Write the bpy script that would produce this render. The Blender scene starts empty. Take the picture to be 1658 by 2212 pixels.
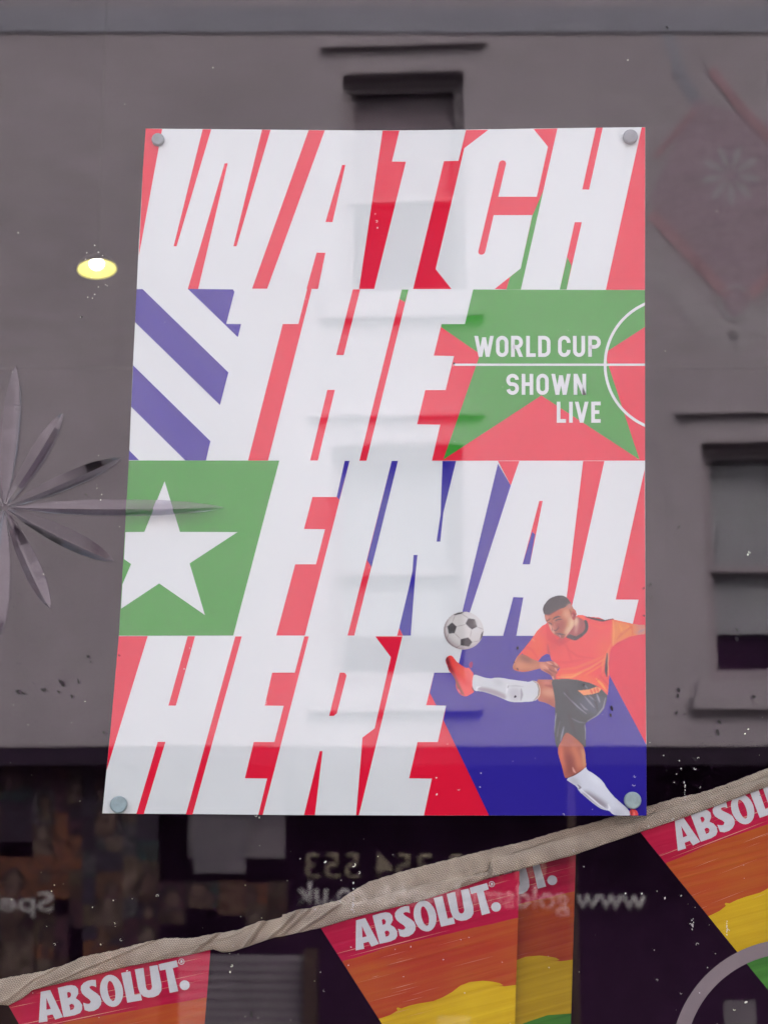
import bpy, math, random
import numpy as np
from mathutils import Vector, Matrix
from mathutils.geometry import tessellate_polygon

R = math.radians
rng = random.Random(7)
scene = bpy.context.scene
col = scene.collection

# ------------------------------------------------------------------ camera, sky, sun, exposure
EYE = Vector((0.0, -1.70, 1.95))
PITCH = R(10.4)
FPX = 3213.0                       # focal length in units of a 1658 x 2212 picture
cam_d = bpy.data.cameras.new('camera')
cam = bpy.data.objects.new('camera', cam_d)
col.objects.link(cam)
cam.location = EYE
cam.rotation_euler = (math.pi / 2 + PITCH, 0, 0)
cam_d.sensor_fit = 'VERTICAL'
cam_d.sensor_height = 36.0
cam_d.sensor_width = 27.0
cam_d.lens = 36.0 * FPX / 2212.0
cam_d.clip_start = 0.05
cam_d.clip_end = 500
cam_d.dof.use_dof = True
cam_d.dof.focus_distance = 1.72
cam_d.dof.aperture_fstop = 7.5
scene.camera = cam

SUN_EL, SUN_AZ = R(48), R(20)      # the sun stands behind the pub and lights the house opposite
world = bpy.data.worlds.new('World')
scene.world = world
world.use_nodes = True
wn = world.node_tree.nodes
sky = wn.new('ShaderNodeTexSky')
sky.sky_type = 'NISHITA'
sky.sun_disc = False
sky.sun_elevation = SUN_EL
sky.sun_rotation = SUN_AZ
sky.air_density = 0.9
sky.dust_density = 5.0
sky.ozone_density = 0.0
ovc = wn.new('ShaderNodeHueSaturation')      # thin overcast: a greyer sky all round
ovc.inputs['Saturation'].default_value = 0.5
world.node_tree.links.new(sky.outputs['Color'], ovc.inputs['Color'])
world.node_tree.links.new(ovc.outputs['Color'], wn['Background'].inputs['Color'])
wn['Background'].inputs['Strength'].default_value = 0.15

sd = bpy.data.lights.new('sun', 'SUN')
sd.energy = 1.5
sd.angle = R(22)
sd.color = (1.0, 0.97, 0.94)
sun = bpy.data.objects.new('sun', sd)
col.objects.link(sun)
sun_dir = Vector((math.sin(SUN_AZ) * math.cos(SUN_EL), math.cos(SUN_AZ) * math.cos(SUN_EL), math.sin(SUN_EL)))
sun.rotation_euler = sun_dir.to_track_quat('Z', 'Y').to_euler()
sun.location = (0, 0, 20)

vs = scene.view_settings
vs.view_transform = 'Standard'
vs.look = 'None'
vs.gamma = 1.0
vs.use_curve_mapping = False
vs.exposure = 2.70
scene.cycles.use_denoising = True
scene.cycles.max_bounces = 10
scene.cycles.transparent_max_bounces = 16

# ------------------------------------------------------------------ helpers
UP = Vector((0, -math.sin(PITCH), math.cos(PITCH)))
FW = Vector((0, math.cos(PITCH), math.sin(PITCH)))


def ray(u, v):
    return Vector((1, 0, 0)) * ((u - 829) / FPX) + UP * ((1106 - v) / FPX) + FW


def at(u, v, y):
    """point of the vertical plane Y=y seen at picture point (u, v)"""
    d = ray(u, v)
    return EYE + d * ((y - EYE.y) / d.y)


def Z(x0, y0, w, ow=1658.0):
    """frame of an enlarged detail of the photograph -> picture units"""
    k = w / ow

    def f(pts):
        return [((x0 + x * k) / 1.17793, (y0 + y * k) / 1.17793) for x, y in pts]
    return f


PHI = R(4.3)
DF = 12.3


def F(u, v, d=0.0):
    """picture point -> (s, z) on the house front opposite, seen mirrored in the glass"""
    r = ray(u, v)
    # mirrored front: y = DF - x*tan(phi), shifted by d towards the viewer
    t = (DF - d / math.cos(PHI) - EYE.y) / (r.y + r.x * math.tan(PHI))
    p = EYE + r * t
    s = p.x / math.cos(PHI)
    return s, p.z


def W(s, z, d=0.0):
    return Vector((math.cos(PHI) * s - math.sin(PHI) * d, -DF + math.sin(PHI) * s + math.cos(PHI) * d, z))


def mesh_obj(name, verts, faces, mat, parent=None, smooth=False):
    me = bpy.data.meshes.new(name)
    me.from_pydata([tuple(v) for v in verts], [], faces)
    me.update()
    if mat:
        me.materials.append(mat)
    if smooth:
        me.polygons.foreach_set('use_smooth', [True] * len(me.polygons))
    o = bpy.data.objects.new(name, me)
    col.objects.link(o)
    if parent:
        o.parent = parent
    return o


class MB:
    def __init__(self):
        self.v, self.f = [], []

    def add(self, vs_, fs):
        n = len(self.v)
        self.v += [Vector(v) for v in vs_]
        self.f += [tuple(i + n for i in f) for f in fs]
        return self

    def prism(self, loops, m0, m1):
        """loops: outline then holes (2-D); m0/m1 map a 2-D point to the front and the back"""
        flat = [p for lp in loops for p in lp]
        n = len(flat)
        tris = tessellate_polygon([[Vector((p[0], p[1], 0)) for p in lp] for lp in loops])
        fr = [m0(*p) for p in flat]
        bk = [m1(*p) for p in flat]
        fs = [tuple(t) for t in tris] + [(t[2] + n, t[1] + n, t[0] + n) for t in tris]
        k = 0
        for lp in loops:
            L = len(lp)
            for i in range(L):
                a, b = k + i, k + (i + 1) % L
                fs.append((a, b, b + n, a + n))
            k += L
        return self.add(fr + bk, fs)

    def box(self, x0, x1, y0, y1, z0, z1, mp=None):
        vs_ = [(x, y, z) for x in (x0, x1) for y in (y0, y1) for z in (z0, z1)]
        if mp:
            vs_ = [mp(*v) for v in vs_]
        return self.add(vs_, [(0, 1, 3, 2), (4, 6, 7, 5), (0, 4, 5, 1), (2, 3, 7, 6), (0, 2, 6, 4), (1, 5, 7, 3)])

    def build(self, name, mat, parent=None, smooth=False):
        o = mesh_obj(name, self.v, self.f, mat, parent, smooth)
        import bmesh
        bm = bmesh.new()
        bm.from_mesh(o.data)
        bmesh.ops.recalc_face_normals(bm, faces=bm.faces)
        bm.to_mesh(o.data)
        bm.free()
        return o


def tag(o, label=None, cat=None, group=None, kind=None):
    if label:
        o['label'] = label
    if cat:
        o['category'] = cat
    if group:
        o['group'] = group
    if kind:
        o['kind'] = kind
    return o


def empty(name, loc, label, cat, group=None):
    o = bpy.data.objects.new(name, None)
    o.empty_display_size = 0.05
    o.location = loc
    col.objects.link(o)
    tag(o, label, cat, group)
    return o


def keep(o, parent):
    """parent without moving (the mesh is in world units)"""
    o.parent = parent
    o.matrix_parent_inverse = Matrix.Translation(parent.location).inverted()
    return o


def lin(c):
    c = c / 255.0
    return c / 12.92 if c <= 0.04045 else ((c + 0.055) / 1.055) ** 2.4


def nt(name):
    m = bpy.data.materials.new(name)
    m.use_nodes = True
    return m, m.node_tree.nodes, m.node_tree.links, m.node_tree.nodes['Principled BSDF']


def mat(name, c, rough=0.6, spec=0.5, noise=0.0, nscale=8.0, bump=0.0, bscale=60.0, metallic=0.0, var=None):
    m, n, l, p = nt(name)
    p.inputs['Roughness'].default_value = rough
    p.inputs['Metallic'].default_value = metallic
    p.inputs['Specular IOR Level'].default_value = spec
    c = tuple(c) + (1,)
    p.inputs['Base Color'].default_value = c
    tc = n.new('ShaderNodeTexCoord')
    if noise:
        nz = n.new('ShaderNodeTexNoise')
        nz.inputs['Scale'].default_value = nscale
        nz.inputs['Detail'].default_value = 6
        l.new(tc.outputs['Object'], nz.inputs['Vector'])
        mx = n.new('ShaderNodeMix')
        mx.data_type = 'RGBA'
        rp = n.new('ShaderNodeMapRange')
        rp.inputs[1].default_value = 0.3
        rp.inputs[2].default_value = 0.7
        l.new(nz.outputs['Fac'], rp.inputs[0])
        l.new(rp.outputs[0], mx.inputs['Factor'])
        mx.inputs['A'].default_value = tuple(x * (1 - noise) for x in c[:3]) + (1,)
        mx.inputs['B'].default_value = (tuple(var) + (1,)) if var else tuple(min(1, x * (1 + noise)) for x in c[:3]) + (1,)
        l.new(mx.outputs['Result'], p.inputs['Base Color'])
    if bump:
        nb = n.new('ShaderNodeTexNoise')
        nb.inputs['Scale'].default_value = bscale
        nb.inputs['Detail'].default_value = 5
        l.new(tc.outputs['Object'], nb.inputs['Vector'])
        bp = n.new('ShaderNodeBump')
        bp.inputs['Strength'].default_value = bump
        bp.inputs['Distance'].default_value = 0.01
        l.new(nb.outputs['Fac'], bp.inputs['Height'])
        l.new(bp.outputs['Normal'], p.inputs['Normal'])
    return m


# ------------------------------------------------------------------ materials
M = {}
M['render'] = mat('painted_render', (0.385, 0.335, 0.375), 0.9, 0.1, 0.08, 0.6, 0.10, 9)
M['render_band'] = mat('band_paint', (0.305, 0.295, 0.355), 0.85, 0.2, 0.06, 1.5)
M['mural_red'] = mat('faded_red_paint', (0.42, 0.265, 0.305), 0.9, 0.1, 0.15, 6)
M['mural_pale'] = mat('faded_pale_paint', (0.425, 0.40, 0.445), 0.9, 0.2, 0.06, 3)
M['mural_mauve'] = mat('faded_mauve_paint', (0.36, 0.275, 0.33), 0.9, 0.1, 0.16, 14)
M['mural_dim'] = mat('faded_grey_paint', (0.405, 0.36, 0.40), 0.9, 0.1, 0.06, 3)
M['sash'] = mat('sash_paint', (0.30, 0.25, 0.285), 0.5, 0.4, 0.08, 4)
M['blind'] = mat('roller_blind', (0.49, 0.48, 0.53), 0.8, 0.1, 0.05, 2)
M['blind_dark'] = mat('worn_blind', (0.44, 0.35, 0.41), 0.8, 0.1, 0.2, 6)
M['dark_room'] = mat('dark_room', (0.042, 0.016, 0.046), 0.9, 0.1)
M['shop_black'] = mat('shopfront_paint', (0.022, 0.012, 0.026), 0.5, 0.3, 0.2, 2)
M['shop_pale'] = mat('pale_panel', (0.13, 0.115, 0.135), 0.7, 0.2, 0.1, 3)
M['shop_slat'] = mat('grey_slat', (0.19, 0.165, 0.19), 0.7, 0.2, 0.1, 3)
M['brown_wood'] = mat('brown_post', (0.06, 0.035, 0.03), 0.6, 0.3, 0.2, 5)
M['gold'] = mat('gold_vinyl', (0.23, 0.185, 0.14), 0.6, 0.3)
M['silver'] = mat('pale_vinyl', (0.42, 0.385, 0.41), 0.6, 0.3)
M['asphalt'] = mat('asphalt', (0.05, 0.05, 0.052), 0.95, 0.2, 0.25, 14, 0.5, 90)
M['paving'] = mat('paving', (0.28, 0.26, 0.24), 0.9, 0.2, 0.15, 5, 0.3, 60)
M['roof'] = mat('roof_slate', (0.12, 0.12, 0.13), 0.7, 0.3, 0.2, 6)
M['pub_wall'] = mat('pub_wall', (0.25, 0.22, 0.2), 0.85, 0.2, 0.1, 4)
M['pub_frame'] = mat('pub_window_frame', (0.05, 0.045, 0.05), 0.4, 0.5)
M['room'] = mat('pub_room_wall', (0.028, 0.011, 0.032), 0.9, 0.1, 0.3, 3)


def image_like(name, c, rough=0.45, gloss=0.10, bump=0.16, noise=0.045):
    """flat printing ink on smooth paper, with faint wear"""
    m, n, l, p = nt(name)
    p.inputs['Roughness'].default_value = rough
    p.inputs['Specular IOR Level'].default_value = gloss
    tc = n.new('ShaderNodeTexCoord')
    nz = n.new('ShaderNodeTexNoise')
    nz.inputs['Scale'].default_value = 3.5
    nz.inputs['Detail'].default_value = 4
    l.new(tc.outputs['Object'], nz.inputs['Vector'])
    mx = n.new('ShaderNodeMix')
    mx.data_type = 'RGBA'
    l.new(nz.outputs['Fac'], mx.inputs['Factor'])
    mx.inputs['A'].default_value = tuple(x * (1 - noise) for x in c) + (1,)
    mx.inputs['B'].default_value = tuple(min(1, x * (1 + noise)) for x in c) + (1,)
    l.new(mx.outputs['Result'], p.inputs['Base Color'])
    nb = n.new('ShaderNodeTexNoise')
    nb.inputs['Scale'].default_value = 5.0
    nb.inputs['Detail'].default_value = 2
    l.new(tc.outputs['Object'], nb.inputs['Vector'])
    bp = n.new('ShaderNodeBump')
    bp.inputs['Strength'].default_value = bump
    bp.inputs['Distance'].default_value = 0.05
    l.new(nb.outputs['Fac'], bp.inputs['Height'])
    l.new(bp.outputs['Normal'], p.inputs['Normal'])
    return m


PAPER = (0.620, 0.655, 0.640)
M['paper'] = image_like('poster_paper', PAPER)
M['ink_red'] = image_like('red_ink', (0.66, 0.004, 0.032))
M['ink_green'] = image_like('green_ink', (0.028, 0.27, 0.022))
M['ink_blue'] = image_like('blue_ink', (0.020, 0.012, 0.265))
M['ink_white'] = image_like('white_ink', PAPER)

# window glass: reflects by its angle, otherwise lets light through; very slightly wavy
gm = bpy.data.materials.new('window_glass')
gm.use_nodes = True
gn, gl = gm.node_tree.nodes, gm.node_tree.links
gn.clear()
go = gn.new('ShaderNodeOutputMaterial')
gmix = gn.new('ShaderNodeMixShader')
glw = gn.new('ShaderNodeLayerWeight')      # Schlick reflectance, the same from either side of a face
glw.inputs['Blend'].default_value = 0.5
gpw = gn.new('ShaderNodeMath')
gpw.operation = 'POWER'
gpw.inputs[1].default_value = 5
gfr = gn.new('ShaderNodeMath')
gfr.operation = 'MULTIPLY_ADD'
gfr.inputs[1].default_value = 0.962
gfr.inputs[2].default_value = 0.038
gl.new(glw.outputs['Facing'], gpw.inputs[0])
gl.new(gpw.outputs[0], gfr.inputs[0])
gtr = gn.new('ShaderNodeBsdfTransparent')
gtr.inputs['Color'].default_value = (0.97, 0.98, 0.975, 1)
ggl = gn.new('ShaderNodeBsdfGlossy')
ggl.inputs['Roughness'].default_value = 0.0
gtc = gn.new('ShaderNodeTexCoord')
gnz = gn.new('ShaderNodeTexNoise')
gnz.inputs['Scale'].default_value = 2.2
gnz.inputs['Detail'].default_value = 1
gbp = gn.new('ShaderNodeBump')
gbp.inputs['Strength'].default_value = 0.05
gbp.inputs['Distance'].default_value = 0.004
gl.new(gtc.outputs['Object'], gnz.inputs['Vector'])
gl.new(gnz.outputs['Fac'], gbp.inputs['Height'])
gl.new(gbp.outputs['Normal'], ggl.inputs['Normal'])
gl.new(gfr.outputs[0], gmix.inputs[0])
gl.new(gtr.outputs[0], gmix.inputs[1])
gl.new(ggl.outputs[0], gmix.inputs[2])
gl.new(gmix.outputs[0], go.inputs['Surface'])
M['glass'] = gm

cg = bpy.data.materials.new('cut_glass')
cg.use_nodes = True
cn, cl = cg.node_tree.nodes, cg.node_tree.links
cn.clear()
co = cn.new('ShaderNodeOutputMaterial')
cb = cn.new('ShaderNodeBsdfGlass')
cb.inputs['IOR'].default_value = 1.72
cb.inputs['Roughness'].default_value = 0.02
cb.inputs['Color'].default_value = (0.80, 0.79, 0.82, 1)
cl.new(cb.outputs[0], co.inputs['Surface'])
M['cut_glass'] = cg

m, n, l, p = nt('shop_pane')      # dark glass of the windows opposite
p.inputs['Base Color'].default_value = (0.02, 0.018, 0.025, 1)
p.inputs['Roughness'].default_value = 0.08
p.inputs['Specular IOR Level'].default_value = 0.35
p.inputs['Alpha'].default_value = 0.12
M['shop_pane'] = m

# ------------------------------------------------------------------ ground
g = MB().box(-40, 40, -30, 30, -2.2, -1.2).build('road', M['asphalt'])
tag(g, kind='structure')
g = MB().box(-40, 40, -2.6, -0.06, -1.199, -0.17).build('terrace', M['paving'])
tag(g, kind='structure')
g = MB().add([W(-14, -1.05, 0.02), W(14, -1.05, 0.02), W(14, -1.05, 1.9), W(-14, -1.05, 1.9),
              W(-14, -1.198, 0.02), W(14, -1.198, 0.02), W(14, -1.198, 1.9), W(-14, -1.198, 1.9)],
             [(0, 1, 2, 3), (7, 6, 5, 4), (0, 4, 5, 1), (1, 5, 6, 2), (2, 6, 7, 3), (3, 7, 4, 0)]).build('pavement', M['paving'])
tag(g, kind='structure')

# ------------------------------------------------------------------ the house opposite (seen only as a reflection)
house = empty('rendered_house', W(0, -0.3, -2), 'pale rendered house with sash windows above a dark shopfront, mirrored in the glass', 'house')


def hrect(u0, u1, v0, v1, d=0.0):
    s0, z0 = F(u0, (v0 + v1) / 2, d)
    s1, _ = F(u1, (v0 + v1) / 2, d)
    um = (u0 + u1) / 2
    return s0, s1, F(um, v1, d)[1], F(um, v0, d)[1]


def hbox(mb, s0, s1, z0, z1, d0, d1):
    return mb.box(s0, s1, d0, d1, z0, z1, mp=lambda s, d, z: W(s, z, d))


SH = F(829, 1612)[1]               # underside of the render = head of the shopfront
wins = [hrect(738, 1004, 158, 632), hrect(715, 1001, 962, 1474), hrect(1522, 1806, 955, 1468)]
TOP = 11.6
outer = [(-12, SH), (13, SH), (13, TOP), (-12, TOP)]
holes = [[(a, c), (b, c), (b, d), (a, d)] for a, b, c, d in wins]
# more windows of the same row, beyond the frame
ww = wins[1][1] - wins[1][0]
extra = [(wins[1][0] - 4.15, wins[1][0] - 4.15 + ww, wins[1][2], wins[1][3])]
keep(MB().prism([outer] + holes, lambda s, z: W(s, z, 0), lambda s, z: W(s, z, -0.32)).build('wall', M['render']), house)
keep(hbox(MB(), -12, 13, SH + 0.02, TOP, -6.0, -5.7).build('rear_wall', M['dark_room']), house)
keep(hbox(MB(), -12.2, 13.2, TOP, TOP + 0.25, -6.2, 0.25).build('roof', M['roof']), house)
for sx in (-12.3, 13.0):
    keep(hbox(MB(), sx, sx + 0.3, -1.19, TOP, -6.0, -0.01).build('side_wall', M['render']), house)
# string course near the top of the picture and faint painted decoration
a = hrect(-700, 2300, 14, 70, 0.03)
sc_ = [F(-500, 15), F(2200, 15), F(2200, 71), F(-500, 71)]
keep(MB().prism([sc_], lambda s, z: W(s, z, 0.02), lambda s, z: W(s, z, 0.004)).build('string_course', M['render_band']), house)
arc = [(1440, 66), (1452, 110), (1470, 165), (1500, 215), (1545, 262), (1600, 293), (1658, 312), (1720, 320), (1800, 318)]


def ribbon(mb, pts, w, d0, d1, mp=F):
    for i in range(len(pts) - 1):
        (x0, y0), (x1, y1) = pts[i], pts[i + 1]
        L = math.hypot(x1 - x0, y1 - y0)
        nx, ny = -(y1 - y0) / L * w / 2, (x1 - x0) / L * w / 2
        q = [mp(x0 + nx, y0 + ny), mp(x1 + nx, y1 + ny), mp(x1 - nx, y1 - ny), mp(x0 - nx, y0 - ny)]
        mb.prism([q], lambda s, z: W(s, z, d1), lambda s, z: W(s, z, d0))
    return mb


keep(ribbon(MB(), arc, 26, 0.001, 0.004).build('painted_arc', M['render_band']), house)
dia = [F(*q) for q in [(1400, 430), (1500, 215), (1660, 262), (1820, 440), (1585, 690)]]
keep(MB().prism([dia], lambda s, z: W(s, z, 0.006), lambda s, z: W(s, z, 0.001)).build('painted_field', M['mural_mauve']), house)
keep(ribbon(MB(), [(1402, 462), (1440, 500), (1568, 640)], 24, 0.007, 0.010).build('painted_border', M['mural_red']), house)
keep(ribbon(MB(), [(1612, 645), (1700, 560), (1800, 455)], 24, 0.007, 0.010).build('painted_border', M['mural_red']), house)
keep(ribbon(MB(), [(1412, 340), (1500, 238)], 12, 0.007, 0.010).build('painted_border', M['mural_red']), house)
keep(ribbon(MB(), [(1535, 150), (1585, 215), (1660, 300)], 20, 0.007, 0.010).build('painted_border', M['mural_red']), house)
pl = MB()
for k in range(9):
    a_ = R(k * 40 + 8)
    c_, s_ = math.cos(a_), math.sin(a_)
    q = [(1577 + c_ * r_ * 1.0 - s_ * t_, 378 + s_ * r_ + c_ * t_) for r_, t_ in ((10, 0), (38, 7), (56, 6), (68, 0), (56, -6), (38, -7))]
    pl.prism([[F(*x) for x in q]], lambda s, z: W(s, z, 0.010), lambda s, z: W(s, z, 0.007))
keep(pl.build('painted_star', M['mural_pale']), house)
ring = [(1586 + 34 * math.cos(R(t)), 656 + 36 * math.sin(R(t))) for t in range(0, 361, 20)]
keep(ribbon(MB(), ring, 6, 0.007, 0.010).build('painted_roundel', M['mural_pale']), house)
ch = [(1390, 560), (1490, 660), (1580, 745), (1670, 670), (1800, 540)]
keep(ribbon(MB(), ch, 55, 0.001, 0.004).build('painted_chevron', M['mural_dim']), house)

# windows: surround, sill, hood, sashes, blind, pane
for i, (s0, s1, z0, z1) in enumerate(wins):
    win = bpy.data.objects.new('window', None)
    win.location = W((s0 + s1) / 2, z0, 0)
    col.objects.link(win)
    keep(win, house)

    def part(mb, name, m_):
        o = mb.build(name, m_)
        o.parent = win
        o.matrix_parent_inverse = Matrix.Translation(W((s0 + s1) / 2, z0, 0)).inverted()
        return o
    w, h = s1 - s0, z1 - z0
    zm = z0 + h * (0.455 if i else 0.435)
    f = MB()
    hbox(f, s0, s0 + 0.05, z0, z1, -0.20, -0.12)
    hbox(f, s1 - 0.05, s1, z0, z1, -0.20, -0.12)
    hbox(f, s0 + 0.05, s1 - 0.05, z1 - 0.07, z1, -0.20, -0.12)
    hbox(f, s0 + 0.05, s1 - 0.05, z0, z0 + 0.05, -0.20, -0.12)
    part(f, 'frame', M['sash'])
    for (a0, a1, d) in ((zm, z1 - 0.07, -0.19), (z0 + 0.05, zm + 0.05, -0.235)):
        f = MB()
        hbox(f, s0 + 0.05, s0 + 0.10, a0, a1, d - 0.02, d + 0.02)
        hbox(f, s1 - 0.10, s1 - 0.05, a0, a1, d - 0.02, d + 0.02)
        hbox(f, s0 + 0.10, s1 - 0.10, a0, a0 + 0.055, d - 0.02, d + 0.03)
        hbox(f, s0 + 0.10, s1 - 0.10, a1 - 0.05, a1, d - 0.02, d + 0.02)
        part(f, 'sash', M['sash'])
        part(hbox(MB(), s0 + 0.10, s1 - 0.10, a0 + 0.055, a1 - 0.05, d - 0.004, d + 0.004), 'pane', M['shop_pane'])
    zb = z0 + h * (0.20 if i else 0.45)
    part(hbox(MB(), s0 + 0.06, s1 - 0.06, zb, z1 - 0.05, -0.30, -0.29), 'blind', M['blind_dark'] if i == 0 else M['blind'])
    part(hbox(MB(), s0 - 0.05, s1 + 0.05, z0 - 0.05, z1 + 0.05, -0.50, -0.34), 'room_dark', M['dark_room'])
    # sill slab with a shadow gap below, hood moulding above
    part(hbox(MB(), s0 - 0.13, s1 + 0.13, z0 - 0.15, z0 - 0.002, -0.08, 0.03), 'sill', M['render'])
    part(hbox(MB(), s0 - 0.17, s1 + 0.17, z0 - 0.27, z0 - 0.152, 0.002, 0.09), 'sill', M['render'])
    part(hbox(MB(), s0 - 0.22, s1 + 0.22, z1 + 0.275, z1 + 0.32, 0.002, 0.07), 'hood', M['render'])
    part(hbox(MB(), s0 + 0.04, s1 - 0.04, z1 - 0.001, z1 + 0.05, 0.002, 0.03), 'head_trim', M['sash'])

# shopfront
BOT = -1.15
keep(hbox(MB(), -12, 13, BOT, SH - 0.004, -1.45, -1.35).build('shop_back_wall', M['dark_room']), house)
keep(hbox(MB(), -12, 13, SH - 0.17, SH - 0.003, -0.30, -0.02).build('shopfront_head', M['shop_black']), house)
keep(hbox(MB(), -12, 13, BOT - 0.02, BOT + 0.35, -0.30, -0.02).build('shopfront_base', M['shop_black']), house)
for u in (-900, -420, 1240, 1720, 2200):
    s_, _ = F(u, 1900)
    keep(hbox(MB(), s_ - 0.035, s_ + 0.035, BOT + 0.352, SH - 0.172, -0.24, -0.12).build('mullion', M['brown_wood']), house)
s_, z_ = F(668, 2055)
keep(hbox(MB(), s_ - 0.06, s_ + 0.06, BOT + 0.352, z_, -0.24, -0.10).build('post', M['brown_wood']), house)
a = hrect(415, 525, 1768, 1885, -0.25)
keep(hbox(MB(), a[0], a[1], a[2], a[3], -0.27, -0.25).build('pale_card', M['shop_pale']), house)
a = hrect(400, 606, 1640, 1852, -0.5)
keep(hbox(MB(), a[0], a[1], a[2], a[3], -0.52, -0.5).build('pale_card', M['shop_slat']), house)
# slats low in the shop window
for k in range(9):
    a = hrect(380, 655, 2062 + k * 20, 2078 + k * 20, -0.3)
    keep(hbox(MB(), a[0], a[1], a[2], a[3], -0.32, -0.30).build('slat', M['shop_slat']), house)
a = hrect(1557, 1626, 2163, 2260, -0.3)
keep(hbox(MB(), a[0], a[1], a[2], a[3], -0.32, -0.30).build('pale_card', M['shop_slat']), house)
a = hrect(940, 1010, 2195, 2260, -0.3)
keep(hbox(MB(), a[0], a[1], a[2], a[3], -0.32, -0.30).build('pale_card', M['shop_slat']), house)

# pictures pasted inside the shop window
pal = [(0.10, 0.05, 0.04), (0.20, 0.12, 0.09), (0.05, 0.04, 0.07), (0.26, 0.18, 0.15), (0.30, 0.10, 0.05), (0.16, 0.13, 0.15),
       (0.04, 0.09, 0.11), (0.13, 0.05, 0.07), (0.07, 0.05, 0.09), (0.22, 0.15, 0.10)]
pm = [mat('picture_print', tuple(x * .38 for x in c), 0.6, 0.2, 0.6, 7 + 2 * i, var=tuple(x * .6 for x in pal[(i * 7 + 3) % len(pal)])) for i, c in enumerate(pal)]
face_m = [mat('printed_skin', c, 0.6, 0.2, 0.5, 14) for c in ((0.085, 0.052, 0.045), (0.06, 0.035, 0.03), (0.10, 0.07, 0.06))]
hair_m = mat('printed_hair', (0.03, 0.02, 0.02), 0.7, 0.2)
x = -170
while x < 600:
    wd = rng.choice([30, 38, 46, 58, 70])
    y = 1632 + rng.random() * 30
    if x + wd > 395:
        y = 1895 + rng.random() * 20
    while y < 2240:
        hgt = rng.choice([34, 44, 58, 74, 90])
        if rng.random() < 0.93 and not (y + hgt > 2050 and x + wd > 375):
            a = hrect(x, x + wd - 1, y, y + hgt - 1, -0.3)
            dd = -0.30 - 0.004 * rng.random()
            pr = hbox(MB(), a[0], a[1], a[2], a[3], dd - 0.01, dd).build('picture', rng.choice(pm))
            keep(pr, house)
            if rng.random() < 0.7 and wd > 36:
                cx, cz = (a[0] + a[1]) / 2 + rng.uniform(-.06, .06), (a[2] + a[3]) / 2 + rng.uniform(-.05, .06)
                rr = (a[1] - a[0]) * rng.uniform(0.22, 0.5)
                tw = rng.uniform(-25, 25)
                for (mm, kx, kz, oz, dq) in ((hair_m, 1.15, 1.3, 0.2, 0.002), (rng.choice(face_m), 0.8, 1.1, -0.05, 0.004), (rng.choice(pm), 1.5, 0.8, -1.6, 0.003)):
                    el = []
                    for t in range(0, 360, 24):
                        ex, ez = rr * kx * math.cos(R(t)) * rng.uniform(.8, 1.15), rr * oz + rr * kz * math.sin(R(t)) * rng.uniform(.85, 1.1)
                        ex, ez = ex * math.cos(R(tw)) - ez * math.sin(R(tw)), ex * math.sin(R(tw)) + ez * math.cos(R(tw))
                        el.append((max(a[0], min(a[1], cx + ex)), max(a[2], min(a[3], cz + ez))))
                    o = MB().prism([el], lambda s, z: W(s, z, dd + dq), lambda s, z: W(s, z, dd + dq - 0.0012)).build('printed_shape', mm)
                    o.parent = pr
        y += hgt
    x += wd
# keep sub-part transforms right: pictures hang at the house's inverse, their children share it


def text_obj(txt, name, u0, u1, v0, v1, m_, d=-0.14, slope=0.0, bold=0.004):
    """lettering on the shop window; u1 > u0, and in the mirror it runs from u1 to u0"""
    cu = bpy.data.curves.new('lettering', 'FONT')
    cu.body = txt
    cu.size = 1
    cu.offset = bold
    tmp = bpy.data.objects.new('tmp', cu)
    col.objects.link(tmp)
    dg = bpy.context.evaluated_depsgraph_get()
    me = bpy.data.meshes.new_from_object(tmp.evaluated_get(dg))
    bpy.data.objects.remove(tmp)
    xs = [v.co.x for v in me.vertices]
    ys = [v.co.y for v in me.vertices]
    x0, x1, y0, y1 = min(xs), max(xs), min(ys), max(ys)
    for v in me.vertices:
        tx = (v.co.x - x0) / (x1 - x0)
        ty = (v.co.y - y0) / (y1 - y0)
        u = u1 + (u0 - u1) * tx
        vv = v1 + (v0 - v1) * ty + slope * (u - u0)
        s, z = F(u, vv, d)
        v.co = W(s, z, d)
    me.materials.clear()
    me.materials.append(m_)
    o = bpy.data.objects.new(name, me)
    col.objects.link(o)
    sol = o.modifiers.new('thickness', 'SOLIDIFY')
    sol.thickness = 0.002
    return keep(o, house)


text_obj('01702 354 553', 'phone_number', 655, 1176, 1842, 1898, M['gold'], slope=0.012)
text_obj('www.goldsmithwebb.co.uk', 'web_address', 637, 1392, 1903, 1970, M['silver'], slope=0.018, bold=0.012)
text_obj('Spec', 'window_lettering', -38, 113, 1928, 1985, M['silver'], bold=0.012)

# ------------------------------------------------------------------ the pub: wall round the window, room behind it
gx0, gx1, gz0, gz1 = -1.9, 1.9, 0.75, 3.6
pub = empty('pub_front', (0, 0.2, -0.3), 'pub front wall with its dark framed window opening', 'building')
keep(MB().prism([[(-9, -1.19), (9, -1.19), (9, 6.5), (-9, 6.5)], [(gx0 - .1, gz0 - .1), (gx1 + .1, gz0 - .1), (gx1 + .1, gz1 + .1), (gx0 - .1, gz1 + .1)]],
                lambda x, z: Vector((x, -0.05, z)), lambda x, z: Vector((x, 0.22, z))).build('wall', M['pub_wall']), pub)
keep(MB().prism([[(gx0 - .098, gz0 - .098), (gx1 + .098, gz0 - .098), (gx1 + .098, gz1 + .098), (gx0 - .098, gz1 + .098)], [(gx0, gz0), (gx1, gz0), (gx1, gz1), (gx0, gz1)]],
                lambda x, z: Vector((x, -0.03, z)), lambda x, z: Vector((x, 0.05, z))).build('window_frame', M['pub_frame']), pub)
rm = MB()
rm.box(-4.2, 4.2, 0.23, 6.2, -0.29, -0.2)
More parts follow.
